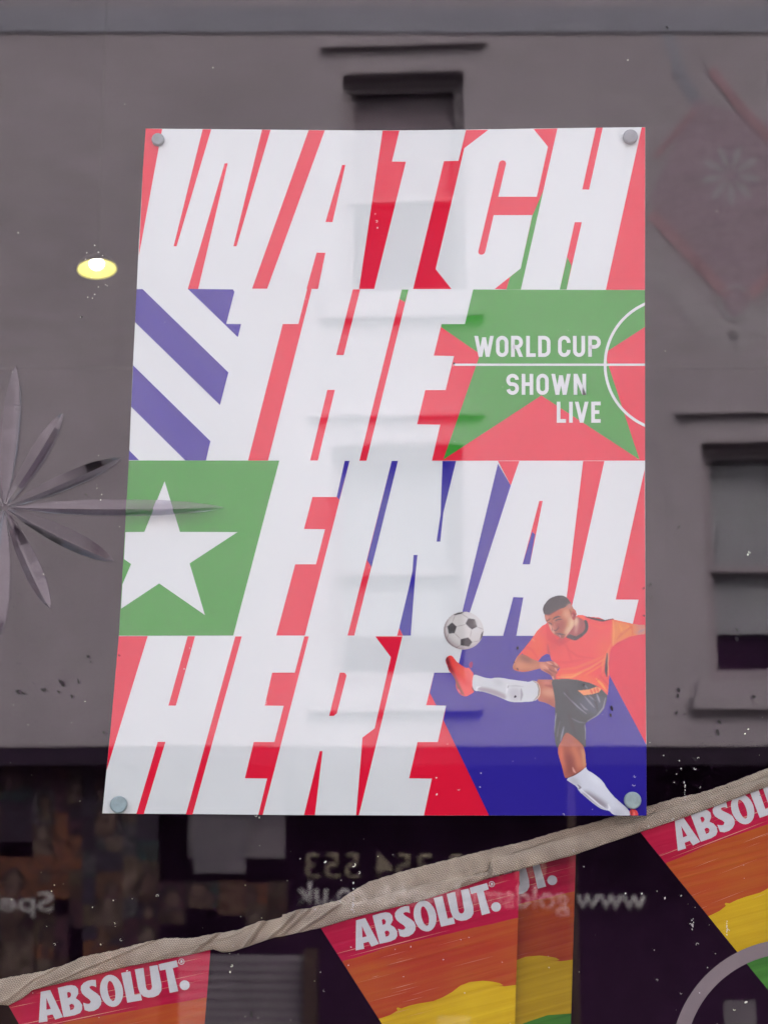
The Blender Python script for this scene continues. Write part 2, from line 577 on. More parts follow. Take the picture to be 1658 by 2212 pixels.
rm.box(-4.2, 4.2, 0.23, 6.2, 4.2, 4.3)
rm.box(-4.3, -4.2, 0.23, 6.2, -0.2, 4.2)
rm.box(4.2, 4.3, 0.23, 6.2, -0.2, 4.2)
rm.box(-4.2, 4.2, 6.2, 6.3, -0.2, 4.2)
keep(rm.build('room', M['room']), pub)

# ------------------------------------------------------------------ window pane with a cut-glass star
Q = Z(0, 1150, 650)
CX, CY = Q([(33, 362)])[0]
PT = [(0, 473, 17), (23.3, 272, 17), (58.4, 240, 17), (85.5, 307, 18), (-26, 265, 21), (-65.7, 240, 19), (-92, 275, 17),
      (156, 272, 17), (122, 240, 17), (-154, 265, 21), (-118, 240, 19), (180, 473, 17)]


def L_flat(line_):
    """true for the two long level petals, which are cut shallower"""
    return abs(line_[-1][1] - line_[0][1]) < 12


petals = []
for ang, L, hw in PT:
    c_, s_ = math.cos(R(ang)), math.sin(R(ang))
    prof = [(0.03, 0.06), (0.10, 0.30), (0.22, 0.62), (0.38, 0.88), (0.55, 1.0), (0.72, 0.95), (0.85, 0.70), (0.94, 0.38), (1.0, 0.0)]
    if abs(ang) in (0, 180):
        prof = [(0.03, 0.05), (0.10, 0.30), (0.22, 0.70), (0.38, 0.95), (0.55, 1.0), (0.72, 0.92), (0.85, 0.66), (0.94, 0.34), (1.0, 0.0)]
    up_, dn_, mid = [], [], []
    for t, k in prof:
        for lst, sg in ((up_, 1), (dn_, -1), (mid, -0.28 if c_ > -0.3 else 0.28)):
            lst.append((CX + c_ * L * t + s_ * hw * k * sg * -1, CY - s_ * L * t - c_ * hw * k * sg))
    petals.append((up_, dn_, mid))
pane_out = [(gx0 + .002, gz0 + .002), (gx1 - .002, gz0 + .002), (gx1 - .002, gz1 - .002), (gx0 + .002, gz1 - .002)]


def pz(pt, y=0.0):
    p_ = at(pt[0], pt[1], y)
    return (p_.x, p_.z)


hol = []
for up_, dn_, mid in petals:
    hol.append([pz(q_) for q_ in up_ + dn_[:-1][::-1]])
pane = empty('window_pane', (0, 0, gz0), 'large clear pub window pane reflecting the house across the street', 'window')
keep(MB().prism([pane_out] + hol, lambda x, z: Vector((x, -0.003, z)), lambda x, z: Vector((x, 0.003, z))).build('glass_sheet', M['glass']), pane)
for up_, dn_, mid in petals:
    mb = MB()
    U_ = [pz(q_) for q_ in up_]
    D_ = [pz(q_) for q_ in dn_]
    C_ = [pz(q_) for q_ in mid]
    n_ = len(U_)
    vs_ = []
    hw_max = max(math.dist(U_[i], D_[i]) for i in range(n_)) / 2
    for i in range(n_):
        hw_ = math.dist(U_[i], D_[i]) / 2
        dep = -(0.0014 if len(up_) and L_flat(up_) else 0.0026) * min(1.0, hw_ / hw_max)
        # a facetted petal standing proud of the sheet, its ridge down the middle
        vs_ += [(U_[i][0], -0.003, U_[i][1]), (C_[i][0], -0.003 + dep, C_[i][1]), (D_[i][0], -0.003, D_[i][1]),
                (U_[i][0], 0.003, U_[i][1]), (D_[i][0], 0.003, D_[i][1])]
    fs = []
    for i in range(n_ - 1):
        a_, b_ = i * 5, i * 5 + 5
        fs += [(a_, a_ + 1, b_ + 1, b_), (a_ + 1, a_ + 2, b_ + 2, b_ + 1), (a_ + 4, a_ + 3, b_ + 3, b_ + 4),
               (a_, b_, b_ + 3, a_ + 3), (a_ + 2, a_ + 4, b_ + 4, b_ + 2)]
    fs.append((0, 3, 4, 2, 1))
    keep(mb.add(vs_, fs).build('cut_petal', M['cut_glass']), pane)

# ------------------------------------------------------------------ poster
YP = 0.0100
poster = empty('football_poster', at(829, 1760, YP), 'large red, green and blue football poster reading WATCH THE FINAL HERE behind the glass', 'poster')


def face_poly(loops, name, m_, y, th=0.00008, parent=None):
    return keep(MB().prism(loops, lambda u, v: at(u, v, y), lambda u, v: at(u, v, y + th)).build(name, m_), parent or poster)


left_edge = [(315, 277.8), (308.6, 370.7), (298.9, 552.5), (295.5, 624.6), (292.1, 695.7), (287.5, 788), (283.7, 877.5), (278.9, 994.5),
             (268.4, 1180), (257.2, 1373.4), (248.5, 1480), (238.6, 1583.6), (230.2, 1665.5), (221.3, 1757)]
right_edge = [(1395.5, 1762), (1394.9, 1608), (1393, 1373.5), (1392, 995), (1391.8, 626.6), (1392.5, 274.7)]
top_edge = [(1250, 276.3), (1100, 278.5), (1012, 279.9), (880, 281.5), (760, 281.6), (600, 280.2), (450, 278.8)]
sheet = left_edge + [(430, 1758.6), (637, 1760.7), (900, 1761.5)] + right_edge + top_edge
face_poly([sheet], 'paper', M['paper'], YP, 0.0004)
A, B, C = Z(340, 310, 500), Z(800, 310, 500), Z(1200, 310, 500)
D, E = Z(320, 720, 500), Z(720, 720, 500)
FF, G = Z(580, 1150, 500), Z(1000, 1150, 660)
H, I = Z(250, 1600, 500), Z(700, 1600, 500)
J, K, LL, MM = Z(1280, 1480, 380), Z(1360, 1500, 140), Z(1110, 1540, 310), Z(1360, 1700, 300)
N = Z(1130, 780, 530)
S = Z(300, 1150, 320, 1416.0)
red, green, blue = [], [], []
red += [A([(103, 57), (242, 60), (45, 1132), (78, 420)]), A([(583, 62), (655, 63), (363, 1050), (338, 1050)]),
        A([(768, 350), (794, 350), (545, 1412), (458, 1410)]), A([(1083, 66), (1155, 68), (868, 1050), (842, 1050)]),
        A([(1476, 70), (1612, 72), (1127, 1408), (999, 1408)]), A([(1543, 1103), (1617, 1105), (1555, 1410), (1458, 1410)]),
        B([(233, 363), (260, 363), (152, 846), (92, 846)]),
        B([(574, 74), (715, 74), (652, 335), (770, 336), (503, 1410), (375, 1410)]),
        B([(1276, 69), (1465, 67), (1262, 222), (1020, 1243), (1154, 1411), (830, 1411), (1090, 332), (1213, 329)]),
        C([(228, 350), (235, 335), (250, 326), (265, 325), (280, 333), (288, 350), (222, 632), (546, 632), (640, 210), (519, 60), (720, 56),
           (412, 1415), (190, 1411), (410, 1237), (508, 787), (183, 787), (112, 1095), (105, 1110), (90, 1120), (72, 1121), (58, 1112), (52, 1098)]),
        C([(1045, 50), (1102, 49), (987, 572), (929, 570)]), C([(866, 846), (925, 847), (797, 1415), (739, 1415)]),
        C([(1430, 46), (1459, 46), (1457, 1418), (1128, 1418)]),
        D([(1530, 48), (1568, 52), (1200, 1498), (1032, 1498), (1324, 346), (1456, 346)]),
        E([(588, 54), (650, 54), (511, 608), (448, 608)]), E([(1001, 55), (1057, 55), (703, 1500), (643, 1500)]),
        E([(373, 902), (437, 902), (293, 1498), (228, 1498)]),
        E([(1602, 55)]) + [(1391.8, 626.6), (1392, 995)] + E([(1254, 1500), (1324, 1196), (1129, 1193), (1198, 904), (1370, 904), (1440, 617), (1270, 613), (1335, 347), (1532, 347)]),
        FF([(984, 75), (1025, 75), (648, 1549), (407, 1549), (567, 948), (742, 948), (818, 652), (641, 650), (712, 380), (917, 380)]),
        FF([(1380, 75), (1433, 75), (1064, 1549), (1008, 1549)]), FF([(1443, 1485), (1475, 1551), (1425, 1551)]),
        G([(668, 58), (805, 58), (750, 215)]), G([(932, 313), (954, 313), (872, 718), (825, 718)]),
        G([(1212, 58), (1348, 58), (1140, 990), (1100, 990)]), G([(1605, 110), (1420, 943), (1566, 944), (1510, 1178)]) + [(1393, 1373.5)],
        H([(175, 62), (418, 62), (71, 1198), (103, 880)]), H([(755, 63), (817, 63), (656, 648), (593, 648)]),
        H([(503, 953), (568, 954), (385, 1563), (322, 1563)]), H([(1156, 64), (1211, 64), (796, 1567), (740, 1567)]),
        H([(1738, 64), (1776, 64), (1388, 1569), (1350, 1569), (1425, 1263), (1237, 1261), (1312, 955), (1486, 955), (1564, 650), (1405, 648), (1467, 370), (1658, 370)]),
        I([(545, 369), (585, 370), (602, 392), (520, 712), (492, 735), (455, 735)]), I([(375, 1032), (399, 1032), (335, 1571), (243, 1571)]),
        I([(844, 64), (1072, 64), (706, 1572), (682, 1572), (722, 1090), (735, 918), (838, 840), (975, 240)]),
        [(1004, 1373.5), (1393, 1373.5), (1395.5, 1762)] + I([(1253, 1574), (1320, 1264), (1128, 1262), (1200, 955), (1370, 955), (1440, 648), (1272, 645), (1340, 370)]) + [(986, 1453)]]
green += [C([(600, 585), (412, 1415), (290, 1415), (320, 1310), (410, 1237), (508, 795)]), C([(803, 1140), (838, 1215), (797, 1415), (739, 1415)]),
          E([(1001, 55), (1057, 55), (1027, 163), (982, 135)]),
          E([(1602, 55)]) + [(1391.8, 626.6)] + N([(1593, 163), (1272, 371), (1550, 1218), (770, 708)]) + E([(1350, 1490)]) + N([(284, 379)]) + E([(1331, 372), (1336, 347), (1532, 347)]),
          [(278.9, 994.7)] + FF([(433, 73), (45, 1549)]) + [(257.3, 1373.2), (268.4, 1180)]]
blue += [D([(93, 52), (143, 52), (866, 755), (795, 1030), (80, 332)]), D([(525, 50), (905, 54), (917, 75), (848, 345), (973, 347), (946, 457)]),
         D([(63, 695), (715, 1335), (677, 1497), (503, 1497), (47, 1045)]), D([(30, 1412), (112, 1495), (27, 1495)]),
         FF([(984, 75), (1025, 75), (938, 405), (917, 378)]), FF([(1380, 75), (1433, 75), (1210, 972), (1172, 912)]),
         FF([(1564, 869), (1597, 869), (1577, 1060), (1540, 1549), (1475, 1549), (1443, 1485), (1530, 1120), (1555, 1000)]),
         G([(314, 58), (401, 58), (320, 385), (300, 573), (276, 573), (302, 400)]), G([(668, 75), (750, 215), (440, 1176), (404, 1176)]),
         G([(887, 510), (905, 527), (872, 718), (825, 718)]), G([(766, 928), (830, 930), (784, 1180), (700, 1180)]),
         [(1004, 1373.5), (1270, 1373.5), (1394.9, 1608.3), (1395.4, 1762), (1055.5, 1761.5)] + I([(1418, 772), (1440, 648), (1357, 645), (1302, 540), (1340, 370)]) + [(986, 1453)]]
for nm, lst, k in (('red_print', red, 1), ('green_print', green, 2), ('blue_print', blue, 3)):
    for q in lst:
        face_poly([q], nm, M['ink_' + nm.split('_')[0]], YP - 0.00012 * k)
face_poly([S([(527, 330), (700, 900), (1347, 902), (808, 1255), (980, 1836), (466, 1480), (37, 1765), (53, 1490), (150, 1262), (71, 1206), (86, 902), (300, 900)])],
          'white_star', M['ink_white'], YP - 0.00048)
# centre circle and half-way line
cc = []
for rr in (515, 537):
    cc.append([(1803 + rr * math.cos(R(t)), 463 + rr * 1.0 * math.sin(R(t))) for t in np.linspace(180 - 67.5, 180 + 67.5, 60)])
ringp = cc[1] + cc[0][::-1]
ringp = [(min(x, 1593.5), y_) for x, y_ in ringp]
face_poly([N(ringp)], 'white_circle', M['ink_white'], YP - 0.0006)
face_poly([N([(78, 454), (1594, 454), (1594, 472), (78, 472)])], 'white_line', M['ink_white'], YP - 0.0005)


def stroke_poly(pts, w, closed=False):
    n_ = len(pts)
    Lp, Rp = [], []
    for i in range(n_):
        p0 = pts[i - 1] if (i > 0 or closed) else None
        p1 = pts[(i + 1) % n_] if (i < n_ - 1 or closed) else None
        ds = []
        if p0:
            ds.append((pts[i][0] - p0[0], pts[i][1] - p0[1]))
        if p1:
            ds.append((p1[0] - pts[i][0], p1[1] - pts[i][1]))
        ds = [(dx / (math.hypot(dx, dy) or 1), dy / (math.hypot(dx, dy) or 1)) for dx, dy in ds]
        tx, ty = sum(d[0] for d in ds), sum(d[1] for d in ds)
        L = math.hypot(tx, ty) or 1
        tx, ty = tx / L, ty / L
        k = max(0.45, abs(tx * ds[0][0] + ty * ds[0][1]))
        nx, ny = -ty * w / 2 / k, tx * w / 2 / k
        Lp.append((pts[i][0] + nx, pts[i][1] + ny))
        Rp.append((pts[i][0] - nx, pts[i][1] - ny))
    return Lp, Rp


def strip(mb, pts, w, mp, closed=False, y=0.0, th=0.00006):
    Lp, Rp = stroke_poly(pts, w, closed)
    n_ = len(pts)
    for i in range(n_ if closed else n_ - 1):
        j = (i + 1) % n_
        q = mp([Lp[i], Lp[j], Rp[j], Rp[i]])
        mb.add([at(u, v, y) for u, v in q], [(0, 1, 2, 3)])
    return mb


def arcp(cx, cy, rx, ry, a0, a1, n_=10):
    return [(cx + rx * math.cos(R(a0 + (a1 - a0) * i / n_)), cy + ry * math.sin(R(a0 + (a1 - a0) * i / n_))) for i in range(n_ + 1)]


def glyph(ch, w):
    """centre lines of condensed capitals in a box of width w, height 1 (y down), inset for the stroke"""
    r = w * 0.5
    t, b = 0.0, 1.0
    ry = min(0.26, w * 0.62)
    if ch == 'O':
        return [('c', arcp(r, t + ry, r, ry, 180, 360) + arcp(r, b - ry, r, ry, 0, 180))]
    if ch == 'C':
        return [('o', [(w, 0.30)] + arcp(r, t + ry, r, ry, 0, -180) + arcp(r, b - ry, r, ry, 180, 0) + [(w, 0.70)])]
    if ch == 'U':
        return [('o', [(0, t - .1), (0, b - ry)] + arcp(r, b - ry, r, ry, 180, 0)[1:-1] + [(w, b - ry), (w, t - .1)])]
    if ch == 'D':
        return [('c', [(0, t), (w * .45, t)] + arcp(w * .45, ry, w * .55, ry, -90, 0) + arcp(w * .45, b - ry, w * .55, ry, 0, 90) + [(0, b)])]
    if ch == 'P':
        return [('o', [(0, b + .1), (0, t), (w * .5, t)] + arcp(w * .5, 0.265, w * .5, 0.265, -90, 90) + [(0, .53)])]
    if ch == 'R':
        return [('o', [(0, b + .1), (0, t), (w * .5, t)] + arcp(w * .5, 0.265, w * .5, 0.265, -90, 90) + [(0, .53)]), ('p', [(w * .5, .53), (w * 1.0, b + .1)])]
    if ch == 'L':
        return [('o', [(0, t - .1), (0, b), (w + .06, b)])]
    if ch == 'E':
        return [('o', [(w + .06, t), (0, t), (0, b), (w + .06, b)]), ('o', [(0, .49), (w - .02, .49)])]
    if ch == 'I':
        return [('o', [(0, t - .1), (0, b + .1)])]
    if ch == 'H':
        return [('o', [(0, t - .1), (0, b + .1)]), ('o', [(w, t - .1), (w, b + .1)]), ('o', [(0, .49), (w, .49)])]
    if ch == 'N':
        return [('o', [(0, t - .1), (0, b + .1)]), ('o', [(w, t - .1), (w, b + .1)]), ('p', [(0.0, t - .1), (w, b + .1)])]
    if ch == 'V':
        return [('p', [(-.02, t - .1), (w / 2, b + .1), (w + .02, t - .1)])]
    if ch == 'W':
        return [('p', [(0, t - .1), (w * .27, b + .1), (w * .5, t - .02), (w * .73, b + .1), (w, t - .1)])]
    if ch == 'S':
        return [('o', [(w, .24)] + arcp(r, ry * .95, r, ry * .95, -10, -180, 8) + arcp(r, ry * .95 + .03, r, .24, 180, 120, 3) + [(r, .49)] + arcp(r, b - ry - .02, r, .24, -60, 0, 3) + arcp(r, b - ry, r, ry, 0, 170, 8))]
    return []


def din(txt, boxes, y0, y1, sw, mp, y, name, parent, m_):
    h = (y1 - y0)
    hh = h - sw
    for ch, (x0, x1) in zip(txt, boxes):
        mb = MB()
        ks = 0
        w = (x1 - x0 - sw) / hh
        for kind, pts in glyph(ch, max(w, 0)):
            pp = []
            for (a_, b_) in [q for iq, q in enumerate(pts) if iq == 0 or math.dist(q, pts[iq - 1]) > 1e-4]:
                yy = y0 + sw / 2 + b_ * hh
                yy = max(y0, min(y1, yy)) if (b_ < 0 or b_ > 1) else yy
                pp.append((x0 + sw / 2 + a_ * hh, yy))
            if kind == 'p':
                for i in range(len(pp) - 1):
                    (xa, ya), (xb, yb) = pp[i], pp[i + 1]
                    hw = sw / 2 * min(1.25, math.hypot(xb - xa, yb - ya) / abs(yb - ya))
                    q = mp([(xa - hw, ya), (xa + hw, ya), (xb + hw, yb), (xb - hw, yb)])
                    yo = y - 0.00003 * (i + 2)
                    mb.add([at(u, v, yo) for u, v in q], [(0, 1, 2, 3)])
            else:
                ks += 1
                strip(mb, pp, sw, mp, kind == 'c', y - 0.00003 * ks)
        keep(mb.build(name, m_), parent)


YT = YP - 0.0006
din('WORLD', [(238, 392), (410, 508), (530, 624), (650, 732), (745, 843)], 233, 401, 29, N, YT, 'printed_letter', poster, M['ink_white'])
din('CUP', [(903, 1002), (1022, 1118), (1143, 1243)], 233, 401, 29, N, YT, 'printed_letter', poster, M['ink_white'])
din('SHOWN', [(492, 592), (614, 706), (731, 829), (850, 1003), (1027, 1126)], 535, 703, 29, N, YT, 'printed_letter', poster, M['ink_white'])
din('LIVE', [(893, 972), (991, 1020), (1040, 1142), (1167, 1248)], 757, 925, 29, N, YT, 'printed_letter', poster, M['ink_white'])

# ------------------------------------------------------------------ printed footballer and ball: a painted canvas on a fine grid
SC = 1.25                                   # canvas cells per picture unit
PX0, PY0, PW, PH = 950, 1280, 447, 484
cw, chh = int(PW * SC), int(PH * SC)
gx, gy = np.meshgrid(PX0 + (np.arange(cw) + .5) / SC, PY0 + (np.arange(chh) + .5) / SC)
rgb = np.zeros((chh, cw, 3))
alpha = np.zeros((chh, cw))


def blur(a_, sg):
    if sg <= 0:
        return a_
    sg = sg * SC
    rad = max(1, int(sg * 2.5))
    k = np.exp(-0.5 * (np.arange(-rad, rad + 1) / sg) ** 2)
    k /= k.sum()
    out = np.zeros_like(a_)
    p_ = np.pad(a_, ((rad, rad), (0, 0)), mode='edge')
    for i, kk in enumerate(k):
        out += kk * p_[i:i + a_.shape[0]]
    p_ = np.pad(out, ((0, 0), (rad, rad)), mode='edge')
    out = np.zeros_like(a_)
    for i, kk in enumerate(k):
        out += kk * p_[:, i:i + a_.shape[1]]
    return out


def pmask(pts):
    m_ = np.zeros((chh, cw), bool)
    xs = [p_[0] for p_ in pts]
    ys = [p_[1] for p_ in pts]
    i0, i1 = max(0, int((min(ys) - PY0) * SC) - 1), min(chh, int((max(ys) - PY0) * SC) + 2)
    j0, j1 = max(0, int((min(xs) - PX0) * SC) - 1), min(cw, int((max(xs) - PX0) * SC) + 2)
    X, Y = gx[i0:i1, j0:j1], gy[i0:i1, j0:j1]
    r_ = np.zeros(X.shape, bool)
    for k in range(len(pts)):
        x0, y0 = pts[k - 1]
        x1, y1 = pts[k]
        if y0 == y1:
            continue
        c_ = ((y0 > Y) != (y1 > Y)) & (X < (x1 - x0) * (Y - y0) / (y1 - y0) + x0)
        r_ ^= c_
    m_[i0:i1, j0:j1] = r_
    return m_


def smooth_loop(pts, it=2):
    for _ in range(it):
        o = []
        for i in range(len(pts)):
            a_, b_ = pts[i], pts[(i + 1) % len(pts)]
            o += [(a_[0] * .75 + b_[0] * .25, a_[1] * .75 + b_[1] * .25), (a_[0] * .25 + b_[0] * .75, a_[1] * .25 + b_[1] * .75)]
        pts = o
    return pts


def pc(c, veil=True):
    """colour as photographed -> ink, taking off the reflection that lies over it"""
    v_ = np.array([lin(x) for x in c])
    if veil:
        v_ = v_ - np.array([.125, .105, .110])
        v_ = np.maximum(v_, 0.006) / 0.97
    else:
        v_ = v_ / 0.97
    return np.clip(v_, 0.004, 0.80)


def fill(pts, c, sm=1, feather=0.0, clip=None, a_=1.0, veil=True, base=False):
    q = smooth_loop(pts, sm) if sm else pts
    m_ = pmask(q).astype(float)
    if base:
        alpha[m_ > .5] = 1
    hard = m_ > .5
    if feather:
        m_ = blur(m_, feather)
    if clip is not None:
        m_ = m_ * clip
    m_ = m_ * a_
    rgb[:] = rgb * (1 - m_[..., None]) + pc(c, veil) * m_[..., None]
    return hard.astype(float)


def line(pts, w, c, feather=0.6, clip=None, a_=1.0, veil=True):
    """tapering brush stroke, w in picture units"""
    m_ = np.zeros((chh, cw))
    n_ = len(pts)
    for i in range(n_ - 1):
        (x0, y0), (x1, y1) = pts[i], pts[i + 1]
        dx, dy = x1 - x0, y1 - y0
        L2 = dx * dx + dy * dy + 1e-9
        t = np.clip(((gx - x0) * dx + (gy - y0) * dy) / L2, 0, 1)
        d_ = np.hypot(gx - x0 - t * dx, gy - y0 - t * dy)
        g_ = (i + t) / (n_ - 1)
        ww_ = w / 2 * (0.35 + 0.65 * np.sin(np.pi * np.clip(g_, 0.05, 0.95)))
        m_ = np.maximum(m_, np.clip((ww_ - d_) / max(feather, .3) + .5, 0, 1))
    if clip is not None:
        m_ = m_ * clip
    m_ = m_ * a_
    rgb[:] = rgb * (1 - m_[..., None]) + pc(c, veil) * m_[..., None]


# ball
bc = LL([(367, 345)])[0]
br = 270 * 0.18697 / 1.17793
ball_pts = [(bc[0] + br * math.cos(R(t)), bc[1] + br * 0.955 * math.sin(R(t))) for t in range(0, 360, 6)]
bm_ = fill(ball_pts, (198, 190, 186), 0, base=True)
fill(ball_pts, (150, 128, 130), 0, feather=0, clip=bm_, a_=0.55)
fill([(x + 5, y_ - 5) for x, y_ in ball_pts], (208, 203, 198), 0, feather=5, clip=bm_)
fill(LL([(400, 110), (560, 130), (640, 260), (600, 380), (480, 360), (380, 230)]), (213, 212, 210), 2, feather=7, clip=bm_, a_=.8)
for q in ([(145, 290), (210, 232), (275, 290), (245, 380), (165, 388)], [(430, 178), (520, 190), (552, 295), (478, 332), (393, 250)],
          [(325, 462), (430, 438), (487, 500), (440, 565), (325, 545)], [(228, 130), (300, 100), (390, 92), (330, 118), (250, 138)],
          [(637, 350), (625, 430), (585, 485), (605, 400), (620, 365)], [(128, 462), (180, 530), (245, 590), (200, 570), (140, 500)]):
    fill(LL(q), (98, 84, 86), 0, feather=.5, clip=bm_)
fill(LL([(500, 200), (545, 215), (550, 290), (525, 270)]), (170, 165, 160), 1, feather=3, clip=bm_, a_=.7)
for q in ([(250, 138), (215, 232)], [(275, 290), (390, 262)], [(245, 380), (320, 455)], [(165, 388), (135, 470)], [(478, 332), (455, 440)], [(552, 295), (640, 330)],
          [(340, 118), (440, 180)], [(487, 500), (585, 485)], [(325, 545), (250, 590)], [(120, 300), (145, 290)]):
    line(LL(q), 1.6, (160, 148, 146), .6, bm_, .8)
line([(bc[0] + br * .96 * math.cos(R(t)), bc[1] + br * .92 * math.sin(R(t))) for t in range(110, 215, 8)], 4, (132, 112, 116), 2.5, bm_, .5)

SK = (190, 128, 108)
# raised leg: thigh, sock, boot
th = fill(LL([(1350, 1010), (1460, 1010), (1600, 1010), (1640, 1100), (1650, 1400), (1600, 1395), (1500, 1330), (1350, 1295)]), (188, 120, 104), 1, base=True)
fill(LL([(1420, 1150), (1560, 1120), (1610, 1210), (1600, 1260), (1450, 1220)]), (222, 160, 132), 1, feather=5, clip=th, a_=.8)
fill(LL([(1440, 1030), (1540, 1030), (1560, 1080), (1450, 1075)]), (224, 150, 135), 1, feather=4, clip=th, a_=.8)
fill(LL([(1400, 1260), (1600, 1300), (1620, 1400), (1500, 1340)]), (168, 108, 104), 1, feather=6, clip=th, a_=.8)
line(LL([(1480, 1090), (1590, 1110), (1625, 1160)]), 6, (160, 92, 86), 4, th, .7)
sk_ = fill(LL([(505, 940), (560, 955), (650, 985), (740, 998), (800, 985), (900, 990), (1000, 1010), (1150, 1030), (1260, 1045), (1310, 1022), (1370, 1040), (1410, 1120),
               (1412, 1210), (1370, 1285), (1310, 1310), (1200, 1315), (1130, 1322), (1010, 1315), (950, 1295), (850, 1250), (700, 1195), (600, 1170), (520, 1170), (480, 1110), (490, 1000)]),
           (212, 214, 214), 1, base=True)
fill(LL([(560, 1110), (700, 1120), (850, 1170), (950, 1220), (940, 1290), (850, 1250), (700, 1195), (560, 1165)]), (172, 160, 164), 1, feather=2, clip=sk_, a_=.9)
fill(LL([(780, 1010), (880, 1030), (920, 1100), (850, 1080), (790, 1060)]), (176, 178, 182), 1, feather=5, clip=sk_, a_=.7)
fill(LL([(980, 1130), (1140, 1130), (1150, 1290), (1000, 1300)]), (190, 186, 190), 1, feather=4, clip=sk_, a_=.8)
line(LL([(1150, 1140), (1160, 1220), (1145, 1290)]), 5, (150, 146, 150), 2.5, sk_, .8)
line(LL([(965, 1080), (960, 1130), (950, 1200)]), 4, (232, 232, 232), 1.5, sk_, .9)
line(LL([(975, 1090), (965, 1130)]), 2.5, (140, 138, 142), 1, sk_, .7)
line(LL([(985, 1100), (1080, 1095), (1180, 1110)]), 3, (180, 178, 182), 2, sk_, .7)
line(LL([(1310, 1030), (1370, 1060), (1395, 1140), (1385, 1230), (1320, 1300)]), 3.2, (128, 112, 92), 1, sk_, .9)
line(LL([(1330, 1026), (1390, 1070), (1410, 1150), (1402, 1220), (1350, 1300)]), 3.2, (226, 202, 180), 1, sk_, .9)
line(LL([(540, 1160), (550, 1120), (600, 1105)]), 3, (235, 235, 235), 1, sk_, .8)
bt = fill(LL([(180, 680), (215, 690), (250, 740), (300, 790), (400, 860), (440, 845), (470, 890), (505, 930), (490, 1000), (482, 1100), (520, 1170), (470, 1210), (400, 1245),
              (340, 1230), (290, 1180), (262, 1120), (260, 1030), (215, 940), (165, 890), (150, 830), (122, 770), (130, 710)]), (236, 108, 106), 1, base=True)
fill(LL([(130, 690), (170, 700), (190, 800), (250, 930), (300, 1050), (380, 1240), (300, 1190), (262, 1100), (240, 980), (165, 890), (122, 770)]), (168, 96, 102), 1, feather=2, clip=bt)
fill(LL([(270, 820), (360, 880), (390, 960), (380, 1010), (320, 920)]), (240, 130, 110), 1, feather=4, clip=bt, a_=.8)
line(LL([(230, 960), (290, 1080), (375, 1225)]), 4, (140, 110, 96), 1.5, bt, .8)
for q in ([(140, 710), (135, 760)], [(160, 760), (160, 800)], [(175, 830), (165, 870)]):
    line(LL(q), 5, (150, 40, 70), 1.5, bt, .9)
line(LL([(485, 1120), (505, 1150), (522, 1168)]), 4, (110, 88, 60), 1.2, bt, .9)
line(LL([(430, 860), (470, 930), (480, 1050)]), 4, (240, 120, 110), 2, bt, .6)
fill(LL([(440, 800), (470, 760), (495, 780), (480, 860), (450, 850)]), (176, 88, 130), 1, base=True)
fill(LL([(278, 1130), (310, 1150), (330, 1200), (300, 1180)]), (230, 120, 140), 1, base=True)
# standing leg
kn = fill(MM([(445, 860), (560, 930), (660, 1040), (690, 1130), (706, 1190), (712, 1280), (724, 1395), (650, 1460), (560, 1520), (432, 1560), (405, 1500), (385, 1400), (340, 1260), (322, 1180), (328, 1100), (370, 1030), (410, 940)]),
          (186, 116, 98), 1, base=True)
low = (gy > 1617).astype(float)
fill(MM([(300, 1080), (760, 1080), (760, 1600), (300, 1600)]), (172, 100, 82), 0, feather=3, clip=kn, veil=False)
fill(MM([(330, 1100), (380, 1090), (390, 1250), (440, 1400), (420, 1500), (390, 1400), (340, 1250)]), (226, 128, 96), 1, feather=4, clip=kn, veil=False)
fill(MM([(500, 1070), (560, 1080), (640, 1250), (680, 1380), (600, 1440), (560, 1300), (520, 1180)]), (206, 128, 96), 1, feather=5, clip=kn, veil=False)
fill(MM([(640, 1100), (700, 1170), (712, 1300), (715, 1390), (680, 1400), (670, 1250)]), (214, 158, 116), 1, feather=3, clip=kn, veil=False)
fill(MM([(430, 1200), (520, 1200), (560, 1400), (540, 1520), (460, 1530), (440, 1400)]), (122, 66, 66), 1, feather=7, clip=kn, a_=.8, veil=False)
fill(MM([(430, 930), (520, 960), (560, 1080), (480, 1090), (400, 1060)]), (178, 116, 110), 1, feather=5, clip=kn, a_=.7)
line(MM([(530, 1400), (550, 1450), (570, 1470)]), 4, (232, 168, 150), 2, kn, .8, False)
line(MM([(700, 1410), (600, 1480), (500, 1535), (430, 1550)]), 4, (96, 50, 48), 2, kn, .8, False)
s2 = fill(MM([(722, 1385), (727, 1430), (800, 1470), (880, 1525), (960, 1600), (1010, 1690), (1100, 1800), (1200, 1890), (1290, 1965), (1330, 2020), (1338, 2082), (1200, 2074), (1100, 2066),
              (1040, 2000), (960, 1995), (850, 1930), (730, 1830), (612, 1725), (590, 1665), (500, 1610), (430, 1560), (560, 1510), (650, 1450)]), (206, 210, 216), 1, base=True, veil=False)
fill(MM([(720, 1720), (850, 1790), (980, 1880), (1030, 1930), (1010, 1990), (900, 1940), (760, 1840), (640, 1740)]), (138, 130, 136), 1, feather=4, clip=s2, veil=False)
fill(MM([(440, 1560), (560, 1520), (620, 1600), (640, 1700), (560, 1640)]), (176, 176, 180), 1, feather=5, clip=s2, veil=False)
fill(MM([(740, 1440), (860, 1530), (960, 1640), (900, 1640), (780, 1560)]), (222, 226, 232), 1, feather=6, clip=s2, veil=False)
fill(MM([(1080, 1980), (1180, 1990), (1300, 2075), (1100, 2075)]), (160, 162, 172), 1, feather=6, clip=s2, a_=.8, veil=False)
line(MM([(640, 1700), (760, 1800), (900, 1920), (1000, 1985)]), 3, (225, 225, 230), 1.5, s2, .9, False)
